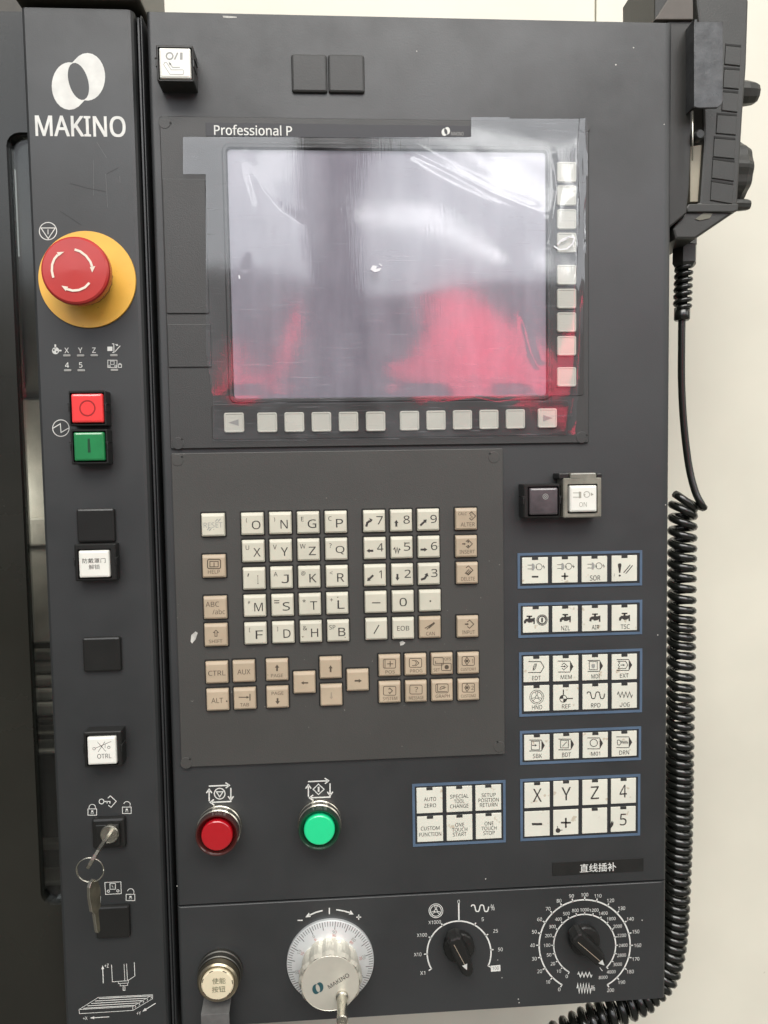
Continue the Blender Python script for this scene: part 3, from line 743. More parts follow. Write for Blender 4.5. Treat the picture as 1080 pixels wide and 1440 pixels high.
# soft key beds
hx0, hx1, hz0, hz1 = cornerrect((298, 570), (799.5, 562), (799.5, 611), (298, 619), HB)
MB().prism(rrect(hx0, hx1, hz0, hz1, 2, 3), HB-.2, HB+.45, 0, .2).build('key_bed', [GREYP], bez)
vx0, vx1, vz0, vz1 = cornerrect((771, 215), (824, 215), (818, 556), (770, 557), HB)
MB().prism(rrect(vx0, vx1, vz0, vz1, 2, 3), HB-.2, HB+.45, 0, .2).build('key_bed', [GREYP], bez)
x0, x1, z0, z1 = cornerrect((355, 562), (742, 560), (742, 567), (355, 569), HB)
MB().prism(rrect(x0, x1, z0, z1, .4, 2), HB-.2, HB+.3, 0, .1).build('ledge_strip', [STRIP], bez)
soft_me = None
def soft_key(px, py, arrow=None):
    global soft_me
    cx, cz = P(px, py, HB+2); w = 27.3*.48/2
    b = MB()
    q = rrect(-w, w, -w, w, 1.35, 3)
    R = [[(x, 0, z) for x, z in q], [(x, 1.2, z) for x, z in q], [(x, 1.6, z) for x, z in inset(q, .35)], [(x, 1.6, z) for x, z in inset(q, 1.0)], [(x, 1.35, z) for x, z in inset(q, 1.25)]]
    b.loft(R, 0)
    if arrow: b.poly([(-3*arrow, 2.2), (3.6*arrow, 0), (-3*arrow, -2.2)][::(-1 if arrow > 0 else 1)], 1.42, 1)
    if arrow is None and soft_me is not None: me = soft_me
    else:
        me = bpy.data.meshes.new('soft_key'); me.from_pydata([(v[0]*.001, -v[1]*.001, v[2]*.001) for v in b.v], [], b.f)
        me.materials.append(SOFT); me.materials.append(PG); me.polygons.foreach_set('material_index', b.m); me.update()
        if arrow is None: soft_me = me
    link('soft_key', me, W(cx, HB+.4, cz), bez)
soft_key(329, 594.3, -1); soft_key(770, 588, 1)
for i in range(5): soft_key(375.7+i*38.15, 594-i*.35); soft_key(576+i*37.25, 591.7-i*.6)
for y in (241.6, 274.6, 308, 341, 386.3, 419.7, 453, 486.3, 530): soft_key(797.2, y)
def cap_screw(px, py, h, parent, m, ang):
    x, z = P(px, py, h)
    b = MB(); b.lathe([(3.9, h-.6), (3.9, h+.16), (3.7, h+.25), (0.02, h+.28)], x, z, 28, 0, cap=False)
    c, s = math.cos(ang), math.sin(ang)
    b.ribbon([(x+3.1*c, z+3.1*s), (x+4.3*c, z+4.3*s)], 1.3, h+.33, 1)
    b.build('screw_cap', [m, DARKG], parent)
for px, py, a in ((231.5, 172, -.1), (822, 178, -2.2), (250.5, 623.5, .8), (818, 615, .4)): cap_screw(px, py, HB, bez, BEZEL, a)

# ---- keypad
kx0, kx1, kz0, kz1 = cornerrect((240.5, 637.5), (706, 630.5), (711, 1060), (255, 1080), HB)
b = MB(); b.prism(rrect(kx0, kx1, kz0, kz1, 1.0, 3), 0, HB, 0, .45)
kp = b.build('keypad_plate', [KPLATE], pan)
for px, py, a in ((249.5, 647, .6), (694.5, 643, 2.4), (262, 1073, .8), (702, 1050, 1.9)): cap_screw(px, py, HB, kp, KPLATE, a)
KH = HB+3.0
def key(px, py, mats, draw, w=30.9):
    cx, cz = P(px, py, HB+2.2); hw = w*.4795/2
    b = MB()
    b.prism(rrect(cx-hw-1.0, cx+hw+.9, cz-hw-.9, cz+hw+1.1, .8, 2), HB-.1, HB+.12, 2)
    q = rrect(cx-hw, cx+hw, cz-hw, cz+hw, .5, 2)
    def sh(ix, it, ib): return rrect(cx-hw+ix, cx+hw-ix, cz-hw+ib, cz+hw-it, .5, 2)
    b.loft([[(x, HB, z) for x, z in q], [(x, HB+2.0, z) for x, z in q], [(x, HB+2.4, z) for x, z in sh(.25, .25, .25)], [(x, KH, z) for x, z in sh(.6, 2.0, 1.2)]], 0)
    draw(Pen(b, px, py, 4.154, KH+.06, 1))
    b.build('key_cap', [mats[0], mats[1], DARKG], kp)
cm = (CREAM, PK); bm = (BEIGE, PB); fm = (BEIGE, PF)
def letter(big, small, dx=22, dy=7):
    def d(p):
        w = {'M': 50, 'I': 6, 'G': 50, 'O': 50, 'Q': 52}.get(big, 42)
        p.text(big, dx, dy, 50, w)
        if small: p.text(small, -34, -20, 26 if small not in '=+-,<*#' else 18, None if len(small) == 1 else 36, m=1)
    return d
rows = ((( 'O','(',354.9,736.5),('N',')',394.2,735.5),('G','E',433.4,734.8),('P','C',472.2,734)),
        (('X','U',356.1,775),('Y','V',394.7,774),('Z','W',433.9,773),('Q','?',472.9,772)),
        (('I',',',357.3,813.5),('J','A',395.8,812.3),('K','@',434.8,811.3),('R','<',473.8,810.4)),
        (('M','#',358.3,852),('S','=',397.3,851),('T','*',435.8,849.8),('L','+',474.3,848.4)),
        (('F','[',359.3,890.8),('D',']',398.3,889.3),('H','&',437.2,888.1),('B','SP',475.5,886.9)))
for r in rows:
    for big, small, px, py in r: key(px, py, cm, letter(big, small))
def num(t, ic):
    def d(p):
        p.text(t, 32, -5, 48, 38 if t != '1' else 16); ic(p)
    return d
nums = (('7',526.1,732.8, lambda p: (p.line([(-46, 32), (-40, 10), (-24, -2)], 13), p.poly([(-8, -8), (-28, -18), (-20, 8)]))),
        ('8',564.1,731.9, lambda p: p.arrow(-28, 36, -28, -4, 12, 18, 24)), ('9',602.1,730.9, lambda p: p.arrow(-46, 34, -8, -2, 12, 18, 26)),
        ('4',527,770.9, lambda p: p.arrow(-8, 15, -48, 15, 12, 18, 24)), ('5',564.8,769.9, lambda p: p.line([(-48, 12), (-40, 2), (-34, 32), (-26, 2), (-20, 32), (-14, 8), (-8, 14)], 6)),
        ('6',602.9,769, lambda p: p.arrow(-48, 16, -8, 16, 12, 18, 24)), ('1',527.3,808.9, lambda p: p.arrow(-10, 0, -46, 34, 12, 18, 26)),
        ('2',565.6,808, lambda p: p.arrow(-28, -4, -28, 36, 12, 18, 24)), ('3',603.1,807, lambda p: (p.line([(-46, 34), (-24, 26), (-14, 10)], 13), p.poly([(-8, -6), (-26, 4), (-2, 16)]))))
for t, px, py, ic in nums: key(px, py, cm, num(t, ic))
key(528.3, 846.7, cm, lambda p: p.line([(-22, 4), (28, 4)], 6)); key(566.5, 845.7, cm, lambda p: p.text('0', 2, 4, 50, 44))
key(604.6, 844.5, cm, lambda p: p.rect(-2, -1, 7, 8)); key(529.2, 884.5, cm, lambda p: p.line([(-14, 28), (16, -24)], 6))
key(567, 883.5, cm, lambda p: p.text('EOB', 0, 0, 28, 72))
def d(p):
    for o in (-8, 4, 16): p.line([(-22+o, 12-abs(o-4)*.5), (24+o*.3, -30+abs(o-4)*.5)], 5)
    p.text('CAN', 3, 37, 22, 52)
    p.m = 3
key(604.6, 882.1, bm, d)
def d(p):
    p.text('RESET', -1, 1, 30, 108)
    for a in ((-24, 34, -10, 20), (-36, 30, -22, 16), (12, -20, 26, -34), (28, -20, 44, -36)): p.line([a[:2], a[2:]], 5)
key(299.8, 738.1, (CREAM, PG), d, 32)
def d(p):
    p.rbox(-38, -40, 38, 14, 10, 6); p.line([(0, -22), (0, 4)], 5); p.box(-24, -28, 24, 4, 5); p.text('HELP', -1, 33, 22, 68)
key(301, 796.2, bm, d, 32)
key(302.7, 854.4, bm, lambda p: (p.text('ABC', -17, -19, 30, 78), p.text('/abc', 20, 24, 30, 72)), 32)
key(303.7, 892.9, bm, lambda p: (p.line([(-6, 8), (-6, -14), (-14, -14), (0, -28), (14, -14), (6, -14), (6, 8)], 4, True), p.text('SHIFT', -2, 37, 20, 78)), 32)
def chev(p, cx, cy, r, w=5): p.line([(cx-r*.55, cy-r*.55), (cx, cy-r), (cx+r, cy), (cx, cy+r), (cx-r*.55, cy+r*.55)], w)
key(655.4, 729.7, bm, lambda p: (p.text('CALC', -21, -30, 17, 50), chev(p, 32, -17, 24), p.text('S', 30, -17, 26, 16), p.text('ALTER', 10, 32, 24, 84)))
key(655.6, 768.2, bm, lambda p: (chev(p, 12, -14, 24), p.arrow(-24, -14, -2, -14, 7, 11, 14), p.disc(12, -26, 6, 8), p.disc(12, -2, 6, 8), p.text('INSERT', 6, 32, 22, 92)))
key(656.8, 805.8, bm, lambda p: (chev(p, 8, -16, 26), p.line([(-12, 4), (12, -22)], 5), p.line([(-4, 8), (20, -16)], 5), p.line([(4, 12), (26, -10)], 5), p.text('DELETE', 6, 34, 22, 82)))
key(657.5, 881.1, bm, lambda p: (chev(p, 12, -14, 24), p.arrow(-16, -14, 8, -14, 8, 12, 16), p.text('INPUT', 6, 33, 22, 76)))
key(304.9, 945.6, bm, lambda p: p.text('CTRL', 0, 4, 30, 100)); key(342.9, 943.9, bm, lambda p: p.text('AUX', 0, 4, 30, 76))
key(306.1, 984.1, bm, lambda p: (p.text('ALT', -3, 4, 30, 68), p.disc(53, 8, 5, 8)))
key(344.3, 982.4, bm, lambda p: (p.line([(-36, -8), (14, -8)], 5), p.poly([(26, -8), (10, -16), (10, 0)]), p.line([(30, -28), (30, 12)], 6), p.text('TAB', -2, 36, 20, 52)))
key(389.6, 941.8, bm, lambda p: (p.arrow(0, 8, 0, -30, 10, 18, 26), p.text('PAGE', 0, 34, 20, 70)))
key(390.3, 980.3, bm, lambda p: (p.text('PAGE', 0, -22, 20, 70), p.arrow(0, 6, 0, 42, 10, 18, 26)))
key(428.1, 959.8, bm, lambda p: p.arrow(22, 2, -20, 2, 8, 16, 20)); key(464.9, 938.9, bm, lambda p: p.arrow(0, 26, 0, -14, 10, 18, 24))
key(465.9, 977.4, fm, lambda p: p.arrow(0, -16, 0, 26, 8, 16, 20)); key(503, 956.4, bm, lambda p: p.arrow(-18, 4, 24, 4, 10, 18, 22))
def monitor(p, y=-18): p.rbox(-36, y-26, 36, y+26, 8, 4)
key(547.7, 935.7, bm, lambda p: (monitor(p, -10), p.line([(4, -26), (4, 8)], 5), p.line([(-14, -9), (22, -9)], 5), p.line([(-26, -34), (-26, 14)], 4), p.text('POS', 4, 38, 20, 56)))
key(584.3, 934.5, bm, lambda p: (monitor(p, -10), p.line([(-20, -24), (4, -24), (20, -9), (4, 6), (-20, 6)], 4), p.arc(-4, -9, 9, -90, 90, 4, 8), p.text('PROG', 4, 37, 20, 74)))
key(621.4, 933.3, bm, lambda p: (p.rbox(-50, -36, 8, 8, 6, 4), p.line([(-38, -16), (-38, -2), (0, -2)], 4), p.rbox(-2, -2, 54, 40, 6, 4), p.disc(28, 20, 13, 10), p.text('OFS', 34, -28, 18, 40), p.text('SET', -30, 36, 18, 38)))
def cust(t):
    return lambda p: (monitor(p, -12), p.line([(-22, -12), (-8, -34), (8, -12), (-8, 10)], 4, True), p.disc(-8, -12, 9, 8), p.text(t, 24, -11, 24, None if t == '1' else 15), p.text('CUSTOM'+t, 0, 36, 18, 90))
key(658.5, 932.4, bm, cust('1')); key(658.7, 969.9, bm, cust('2'))
key(548, 973.3, bm, lambda p: (monitor(p, -8), p.line([(-6, -16), (0, -24), (16, -8), (0, 8), (-6, 0)], 5), p.text('SYSTEM', 2, 37, 20, 86)))
key(585, 972.1, bm, lambda p: (monitor(p, -10), p.text('?', 2, -10, 32, 20), p.text('MESSAGE', 2, 38, 20, 88)))
key(621.6, 970.9, bm, lambda p: (monitor(p, -12), p.line([(-26, -36), (-26, 6), (30, 6)], 4), p.arc(2, -8, 14, 200, 60, 4, 8), p.line([(-8, -6), (24, -20)], 4), p.line([(12, -28), (12, -8)], 4), p.text('GRAPH', 4, 33, 20, 86)))

# ---- membrane pads
def pad(tl, tr, br, bl, label):
    x0, x1, z0, z1 = cornerrect(tl, tr, br, bl, .4)
    b = MB(); o = rrect(x0, x1, z0, z1); i = inset(o, 1.75)
    b.frame(o, i, 0, .55, 0, hin=.2)
    b.poly([q for q in i], .2, 1)
    return b.build('pad_frame', [BLUE, BED], pan, label)
def mkey(par, px, py, draw, led=True, oy=0, ox=0, w=37.6, sc=6, org=(725, 770)):
    cx, cz = P(px, py, .9); hw = w*.4805/2
    b = MB()
    b.prism(rrect(cx-hw, cx+hw, cz-hw, cz+hw, .3, 2), .15, .9, 0, .22)
    if led: b.prism(rrect(cx-2.2, cx+2.2, cz+hw-1.75, cz+hw+.1, .15, 1), .5, 1.0, 2, .05)
    if draw: draw(Pen(b, org[0], org[1], sc, 1.05, 1))
    b.build('membrane_key', [WHITE, PK, GREYP, PG], par)
A = pad((727.7, 777), (903, 774.8), (903, 824), (728, 827), 'blue framed pad of four spindle keys')
def spindle(p, cx, cy, dark=True):
    p.line([(cx-58, cy-14), (cx-20, cy-14)], 4); p.line([(cx-58, cy+18), (cx-20, cy+18)], 4)
    p.poly([(cx-22, cy-28), (cx-8, cy-26), (cx+2, cy-8), (cx+2, cy+12), (cx-8, cy+30), (cx-22, cy+30)], 3)
    p.circ(cx+38, cy, 26, 4, 20); p.poly([(cx+8, cy+8), (cx+18, cy-8), (cx+20, cy+10)])
    p.line([(cx+76, cy-14), (cx+72, cy), (cx+84, cy), (cx+80, cy+14)], 5)
mkey(A, 752.5, 802.2, lambda p: (spindle(p, 160, 162), p.rect(138, 239, 192, 253)))
mkey(A, 794.4, 801.2, lambda p: (spindle(p, 410, 158), p.rect(388, 235, 445, 247), p.rect(410, 213, 422, 270)))
mkey(A, 836, 800.3, lambda p: (spindle(p, 665, 154), p.text('SOR', 672, 256, 44, 92)))
mkey(A, 878.1, 799.3, lambda p: (p.poly([(863, 145), (870, 133), (888, 133), (894, 145), (884, 213), (874, 213)]), p.disc(879, 236, 9, 12), p.line([(912, 212), (968, 146)], 7), p.line([(930, 220), (988, 150)], 7), p.line([(835, 220), (833, 242)], 4, m=3)))
B = pad((728.4, 848), (903, 844), (903, 892.6), (729, 896.2), 'blue framed pad of four coolant keys with tap symbols')
def tap(p, x, y):
    p.rect(x-6, y-30, x+10, y-10); p.rect(x-22, y-36, x+26, y-25); p.rect(x+36, y-18, x+48, y+34)
    p.poly([(x-44, y+30), (x-44, y+6), (x-26, y-10), (x+36, y-14), (x+36, y+12), (x+20, y+22), (x-4, y+24), (x-14, y+14), (x-26, y+16), (x-28, y+30)])
mkey(B, 753.4, 871.4, lambda p: (tap(p, 115, 610), p.circ(224, 611, 44, 5, 24), p.circ(224, 611, 33, 10, 24), p.rect(217, 592, 231, 630)))
mkey(B, 794.8, 870.4, lambda p: (tap(p, 418, 596), p.text('NZL', 422, 679, 40, 76)))
mkey(B, 836.5, 869.5, lambda p: (tap(p, 668, 592), p.text('AIR', 675, 672, 40, 68)))
mkey(B, 878.1, 868.7, lambda p: (tap(p, 918, 586), p.text('TSC', 925, 667, 40, 80)))
Cp = pad((729.4, 916.7), (903, 913), (903, 1001.6), (730.5, 1007.7), 'blue framed pad of eight mode keys')
O2 = (725, 910)
def tape(p, x0, y0, x1, y1, solid=True, tip=28):
    ym = (y0+y1)/2
    if solid: p.line([(x0, y0), (x1-tip, y0)], 6); p.line([(x0, y1), (x1-tip, y1)], 6); p.poly([(x1-tip, y0-3), (x1, ym), (x1-tip, y1+3)])
    else: p.line([(x0, y0), (x1-tip, y0), (x1, ym), (x1-tip, y1), (x0, y1)], 6)
mkey(Cp, 754.2, 941, lambda p: (tape(p, 108, 122, 240, 214, False), p.line([(148, 188), (152, 162), (166, 140), (176, 150), (170, 176), (154, 194)], 5, True), p.line([(146, 196), (178, 138)], 4), p.text('EDT', 177, 260, 36, 78)), org=O2)
mkey(Cp, 795.6, 940, lambda p: (tape(p, 357, 118, 488, 210), p.line([(392, 152), (408, 134), (440, 162), (408, 192), (392, 178)], 5), p.arrow(382, 163, 424, 163, 6, 14, 18), p.text('MEM', 428, 252, 36, 98)), org=O2)
mkey(Cp, 836.7, 938.6, lambda p: (tape(p, 608, 112, 738, 204), p.box(622, 122, 690, 190, 5), p.poly([(640, 150), (648, 138), (654, 146), (662, 138), (670, 148), (670, 168), (658, 180), (644, 172)], 3), p.text('MDI', 676, 246, 36, 76)), org=O2)
mkey(Cp, 878.1, 937.8, lambda p: (tape(p, 853, 105, 984, 196), p.line([(866, 120), (930, 120), (948, 150), (930, 180), (866, 180), (878, 165), (866, 150), (878, 135)], 5, True), p.arrow(886, 151, 924, 151, 6, 16, 18), p.text('EXT', 918, 240, 36, 78)), org=O2)
mkey(Cp, 754.6, 982.1, lambda p: (p.wheel(179, 421, 59, 4), p.text('HND', 182, 507, 38, 90)), org=O2)
def ref(p):
    p.line([(404, 358), (404, 410)], 9); p.line([(430, 433), (484, 433)], 9); p.circ(403, 435, 30, 5, 20)
    for a0 in (90, 270): p.poly([(403, 435)] + [(403+31*math.cos(math.radians(a0+i*15)), 435-31*math.sin(math.radians(a0+i*15))) for i in range(7)])
    p.text('REF', 428, 499, 38, 76)
mkey(Cp, 795.8, 980.9, ref, org=O2)
def wave(p, cx, cy, w, hh, lw):
    p.line([(cx + w*(i/48-.5), cy - hh/2*math.tanh(2.2*math.sin(2*PI*2*i/48+.25))) for i in range(49)], lw)
mkey(Cp, 837, 979.5, lambda p: (wave(p, 678, 406, 150, 58, 8), p.text('RPD', 677, 491, 38, 84)), org=O2)
def zig(p, x0, x1, y0, y1, k, lw): p.line([(x0, (y0+y1)/2)] + [(x0+(x1-x0)*(i+.5)/(2*k), y0 if i % 2 == 0 else y1) for i in range(2*k)] + [(x1, (y0+y1)/2)], lw)
mkey(Cp, 878.1, 978.3, lambda p: (zig(p, 860, 986, 378, 424, 4, 6), p.line([(899, 468), (899, 490), (896, 499), (889, 502), (883, 499), (880, 491)], 5), p.text('OG', 937, 485, 38, 56)), org=O2)
D = pad((730.6, 1027.9), (901.5, 1021.9), (901.5, 1068.3), (731.5, 1076), 'blue framed pad of four program run keys')
mkey(D, 755.1, 1051.2, lambda p: (tape(p, 117, 784, 247, 876), p.box(134, 794, 202, 866, 5), p.arrow(140, 828, 180, 828, 7, 16, 22), p.text('SBK', 185, 918, 38, 82)), org=O2)
mkey(D, 796.3, 1049.3, lambda p: (tape(p, 362, 776, 494, 866), p.box(380, 786, 446, 850, 5), p.line([(396, 838), (432, 798)], 5), p.text('BDT', 430, 908, 38, 78)), org=O2)
mkey(D, 837.2, 1047.9, lambda p: (tape(p, 607, 766, 738, 858), p.circ(660, 808, 31, 6, 20), p.text('M01', 676, 899, 36, 80)), org=O2)
mkey(D, 877.9, 1045.9, lambda p: (tape(p, 852, 757, 984, 848), p.line([(858, 790), (866, 782), (880, 786), (890, 806), (880, 826), (862, 824)], 5, True), zig(p, 890, 948, 792, 814, 5, 5), p.text('DRN', 917, 889, 38, 88)), org=O2)
E_ = pad((731.3, 1095.5), (900.3, 1089), (900.3, 1174.9), (732, 1182.8), 'blue framed pad of eight axis keys')
O3, S3 = (700, 1010), 4.154
mkey(E_, 755.4, 1118.3, lambda p: p.text('X', 231, 450, 82, 55), org=O3, sc=S3); mkey(E_, 796, 1115.9, lambda p: p.text('Y', 400, 441, 82, 58), org=O3, sc=S3)
mkey(E_, 836.7, 1114.2, lambda p: p.text('Z', 567, 435, 80, 52), org=O3, sc=S3); mkey(E_, 876.9, 1112.3, lambda p: p.text('4', 733, 426, 80, 46), org=O3, sc=S3)
mkey(E_, 755.4, 1158.5, lambda p: p.rect(200, 612, 259, 625), False, org=O3, sc=S3)
mkey(E_, 795.8, 1156.4, lambda p: (p.rect(369, 605, 427, 615), p.rect(393, 582, 403, 640), p.disc(352, 656, 14, 12), p.line([(349, 630), (350, 645)], 4), p.line([(365, 655), (378, 653)], 4)), False, org=O3, sc=S3)
mkey(E_, 836.3, 1154.2, None, org=O3, sc=S3)
mkey(E_, 876.5, 1152, lambda p: (p.text('5', 733, 592, 74, 42), p.poly([(658, 640), (656, 620), (668, 598), (672, 612), (678, 602), (674, 625), (662, 642)])), org=O3, sc=S3)
Fp = pad((579.7, 1102.8), (711.1, 1097), (711.1, 1184.2), (580.5, 1191), 'blue framed pad of six lettered function keys')
O4, S4 = (560, 1080), 6.353
for px, py, cx, lines in ((604.1,1125.6,285,(('AUTO',278,112),('ZERO',335,112))), (645.9,1123.8,546,(('SPECIAL',253,172),('TOOL',297,96),('CHANGE',340,172))),
                          (686.7,1121.9,808,(('SETUP',241,132),('POSITION',286,190),('RETURN',329,164))), (604.9,1165.8,286,(('CUSTOM',538,174),('FUNCTION',592,206))),
                          (646.3,1164,549,(('ONE',507,84),('TOUCH',550,142),('START',592,128))), (687.2,1161.8,812,(('ONE',495,84),('TOUCH',538,142),('STOP',580,108)))):
    mkey(Fp, px, py, lambda p: [p.text(t, cx, y, 36, w) for t, y, w in lines], org=O4, sc=S4, w=37.8)

# ---- two buttons at the right of the screen
fr, lh = push_button('push_button', pan, (736.5, 680.5, 788, 728), (745, 687, 783, 723), 14, LGRY, 'square button with a dark smoked lens left of the covered ON button')
def f(b, h): p = Pen(b, 725, 660, 8.308, lh); p.circ(350, 318, 30, 7, 16); p.circ(350, 318, 12, 7, 10)
mesh_print('legend', [PG], fr, f)
fr, lh = push_button('push_button', pan, (792.5, 672, 846, 728), (801, 683.5, 837.5, 719), 15, LWHT, 'square white ON button under an aged clear flip cover', frm=COVER, notch=False, rise=2.0)
def f(b, h):
    p = Pen(b, 725, 660, 8.308, lh)
    p.text('ON', 788, 410, 56, 92); p.line([(670, 275), (745, 275)], 8); p.line([(670, 325), (745, 325)], 8)
    p.poly([(740, 260), (768, 262), (768, 335), (740, 338)]); p.circ(832, 293, 34, 8, 20); p.poly([(880, 270), (912, 295), (880, 310)]); p.poly([(795, 300), (815, 285), (815, 305)])
mesh_print('legend', [mat('pale_print', (.34, .33, .28), .5)], fr, f)
b = MB()
x0, x1, z0, z1 = quadrect(802, 665, 839, 674, 15)
b.prism(rrect(x0, x1, z0, z1, .9, 2), 3, 15, 0, .8); b.build('cover_hinge', [COVER], fr)
for a in ((786, 665.5, 801, 673.5), (839.5, 665.5, 847, 673)):
    x0, x1, z0, z1 = quadrect(*a, 14); MB().prism(rrect(x0, x1, z0, z1, .7, 2), 0, 13.5, 0, .6).build('hinge_block', [BLACKP], fr)

# ---- label strip
x0, x1, z0, z1 = cornerrect((776.6, 1213.4), (905, 1206), (905, 1224.7), (777, 1232), .3)
b = MB(); b.prism(rrect(x0, x1, z0, z1, .3, 2), 0, .45, 0, .12)
Pen(b, 700, 1010, 4.154, .55, 1).text('直线插补', 586, 872, 54, 228, bold=.006, res=3)
b.build('label_strip', [LABELM, PW], pan, 'black adhesive strip with white Chinese lettering')

# ---- round start and stop buttons
def round_button(px, py, lens, rim, label):
    x, z = P(px, py, 0)
    b = MB()
    b.lathe([(14.9, 0), (14.9, 2.6), (14.4, 3.1), (14.4, 4.0), (14.9, 4.3), (14.9, 8.6), (14.3, 9.2)], x, z, 56, 0, cap=False)
    o = b.build('round_button', [STEEL], pan, label)
    MB().lathe([(14.0, 9.0), (14.3, 10), (14.2, 14.6), (13.9, 15.0), (13.3, 15.0), (12.6, 14.2), (10.6, 11.0)], x, z, 56, 0, cap=False).build('guard_ring', [rim], o)
    MB().lathe([(10.6, 10.5), (10.5, 14.2), (10.1, 15.2), (9.5, 15.6), (0.02, 15.8)], x, z, 48, 0, cap=False).build('lens', [lens], o)
round_button(309.5, 1160.5, LRED2, SMOKE, 'round red cycle stop button in a steel ring')
round_button(449.7, 1153, LGRN2, SMOKG, 'round green cycle start button in a steel ring')
def f(b, h):
    p = Pen(b, 270, 1090, 4.909, h)
    for dx, dy, st in ((0, 0, True), (685, -31, False)):
        def v(a, b_, c, d_, hl=26, hw=38): p.vee(a+dx, b_+dy, c+dx, d_+dy, 9, hl, hw)
        v(116, 76, 258, 70); v(268, 88, 268, 172); v(272, 182, 126, 188); v(119, 180, 118, 98)
        if st: p.circ(191, 128, 37, 7, 24); p.line([(168, 115), (214, 115), (191, 150)], 7, True)
        else: p.line([(873, 62), (912, 98), (873, 134), (836, 98)], 7, True); p.rect(868, 80, 880, 116)
mesh_print('cycle_symbol', [PW], pan, f)

# ---- enabling button with gold ring
x, z = P(310.5, 1363, 0)
b = MB(); b.lathe([(15.1, 0), (15.3, 3), (14.6, 3.4), (14.9, 4), (14.9, 8), (14.3, 8.4)], x, z, 48, 0, cap=False)
eb = b.build('round_button', [DULL], pan, 'round yellowed enabling button with Chinese lettering')
MB().lathe([(13.9, 8.2), (14.2, 9.5), (13.6, 14), (12.6, 15), (11.4, 14.8), (10.8, 12)], x, z, 48, 0, cap=False).build('gold_ring', [BRASS], eb)
MB().lathe([(10.9, 11.8), (10.8, 15.6), (9.9, 16.4), (0.02, 16.6)], x, z, 48, 0, cap=False).build('cap', [PAPER], eb)
b = MB()
for i in range(7):
    a = math.radians(100-i*52+12)
    b.ribbon([(x+10.2*math.cos(a-.14), z+10.2*math.sin(a-.14)), (x+10.35*math.cos(a), z+10.35*math.sin(a)), (x+10.2*math.cos(a+.14), z+10.2*math.sin(a+.14))], .7, 16.35, 0)
b.build('cap_slot', [PB], eb)
def f(b, h):
    p = Pen(b, 230, 1280, 6.353, 16.75); p.text('使能', 494, 632, 58, 122); p.text('按钮', 492, 706, 58, 122)
mesh_print('legend', [mat('olive_print', (.16, .16, .10), .5)], eb, f)
# bent sheet bracket below it
b = MB(); xL = P(283, 1430, 14)[0]; xR = P(322.5, 1430, 14)[0]
z1_ = P(303, 1402, 2)[1]; z2_ = P(303, 1426, 14)[1]
pf = [(0, z1_+8), (.8, z1_+8), (2.5, z1_), (14.6, z2_+.8), (14.8, z2_), (14.8, z2_-60), (13.2, z2_-60), (13.2, z2_-.2), (1.2, z1_-1), (0, z1_)]
R0 = [(xL, h, zz) for h, zz in pf]; R1 = [(xR, h, zz) for h, zz in pf]
b.loft([R0, R1], 0, True, True); b.build('finger_guard', [mat('guard_sheet', (.15, .148, .142), .4, metal=.3, bump=.3, bscale=300, var=.2, vscale=120)], pan, 'bent grey sheet guard under the enabling button')

# ---- handwheel
x, z = P(464.7, 1352.7, 2)
b = MB(); b.lathe([(30.4, 0), (30.4, 2.2), (30.0, 2.8), (20, 5.4), (15, 5.4)], x, z, 96, 0, smooth=False, cap=False)
HWH = lambda r: 2.8 + (30.0-r)*.26 + .10
for i in range(100):
    a = math.radians(82 + 3.6*i); L = 5.0 if i % 5 == 0 else 3.0
    w = .42 if i % 5 == 0 else .34
    c, s = math.cos(a), math.sin(a); r0_, r1_ = 29.8, 29.8-L
    q = [(x+r*c-k*w/2*s, HWH(r), z+r*s+k*w/2*c) for r, k in ((r0_, -1), (r0_, 1), (r1_, 1), (r1_, -1))]
    b.add(q, [(0, 1, 2, 3)], 1)
for k_, t in enumerate(('90', '0', '10', '20', '30', '40', '50', '60', '70', '80')):
    a = math.radians(82+36*k_)
    for rr_, hh, mm in ((23.6, 2.2, 2), (21.4, 1.8, 3)):
        b.text(t, x+rr_*math.cos(a), z+rr_*math.sin(a), hh, None, HWH(rr_)+.35, mm, a-PI/2, 0, 1)
hw = b.build('handwheel', [ALU, PK, PG, mat('red_scale', (.45, .16, .13), .5)], pan, 'round silver handwheel with graduated dial and crank')
kr = 21.0
kb = MB()
lob = lambda t, h: 1 + .07*(abs(math.cos(6*t))-.65) if h > 4 else 1
kb.lathe([(kr-1.4, 5), (kr-1.2, 10), (kr-.2, 12), (kr, 21.6), (kr-1.1, 23.4), (kr-1.6, 24.2)], x, z, 48, 0, smooth=False, rf=lob, cap=False)
kb.lathe([(kr-1.6, 24.2), (kr-1.9, 23.9), (kr-2.2, 24.2), (0.02, 24.3)], x, z, 64, 0, smooth=False, cap=False)
kb.build('knob', [KNOBM], hw)
b = MB(); p = Pen(b, 380, 1250, 6, 24.45)
p.logo(402, 838, 1.25, 0)
p.text('MAKINO', 577, 777, 38, 208, rot=30, bold=.01, m=1)
b.build('maker_logo', [TEAL, PK], hw)
hx, hz = P(481, 1402, 25)
hb = MB(); hb.lathe([(4.2, 24.2), (4.2, 26), (3.4, 27), (3.4, 43), (3.75, 43.6), (3.75, 47.2), (3.3, 47.8), (2.4, 47.8), (2.2, 47.2), (.9, 47.1), (.7, 46.6), (.02, 46.6)], hx, hz, 28, 0, smooth=False, cap=False)
hb.build('crank_handle', [STEEL], hw)
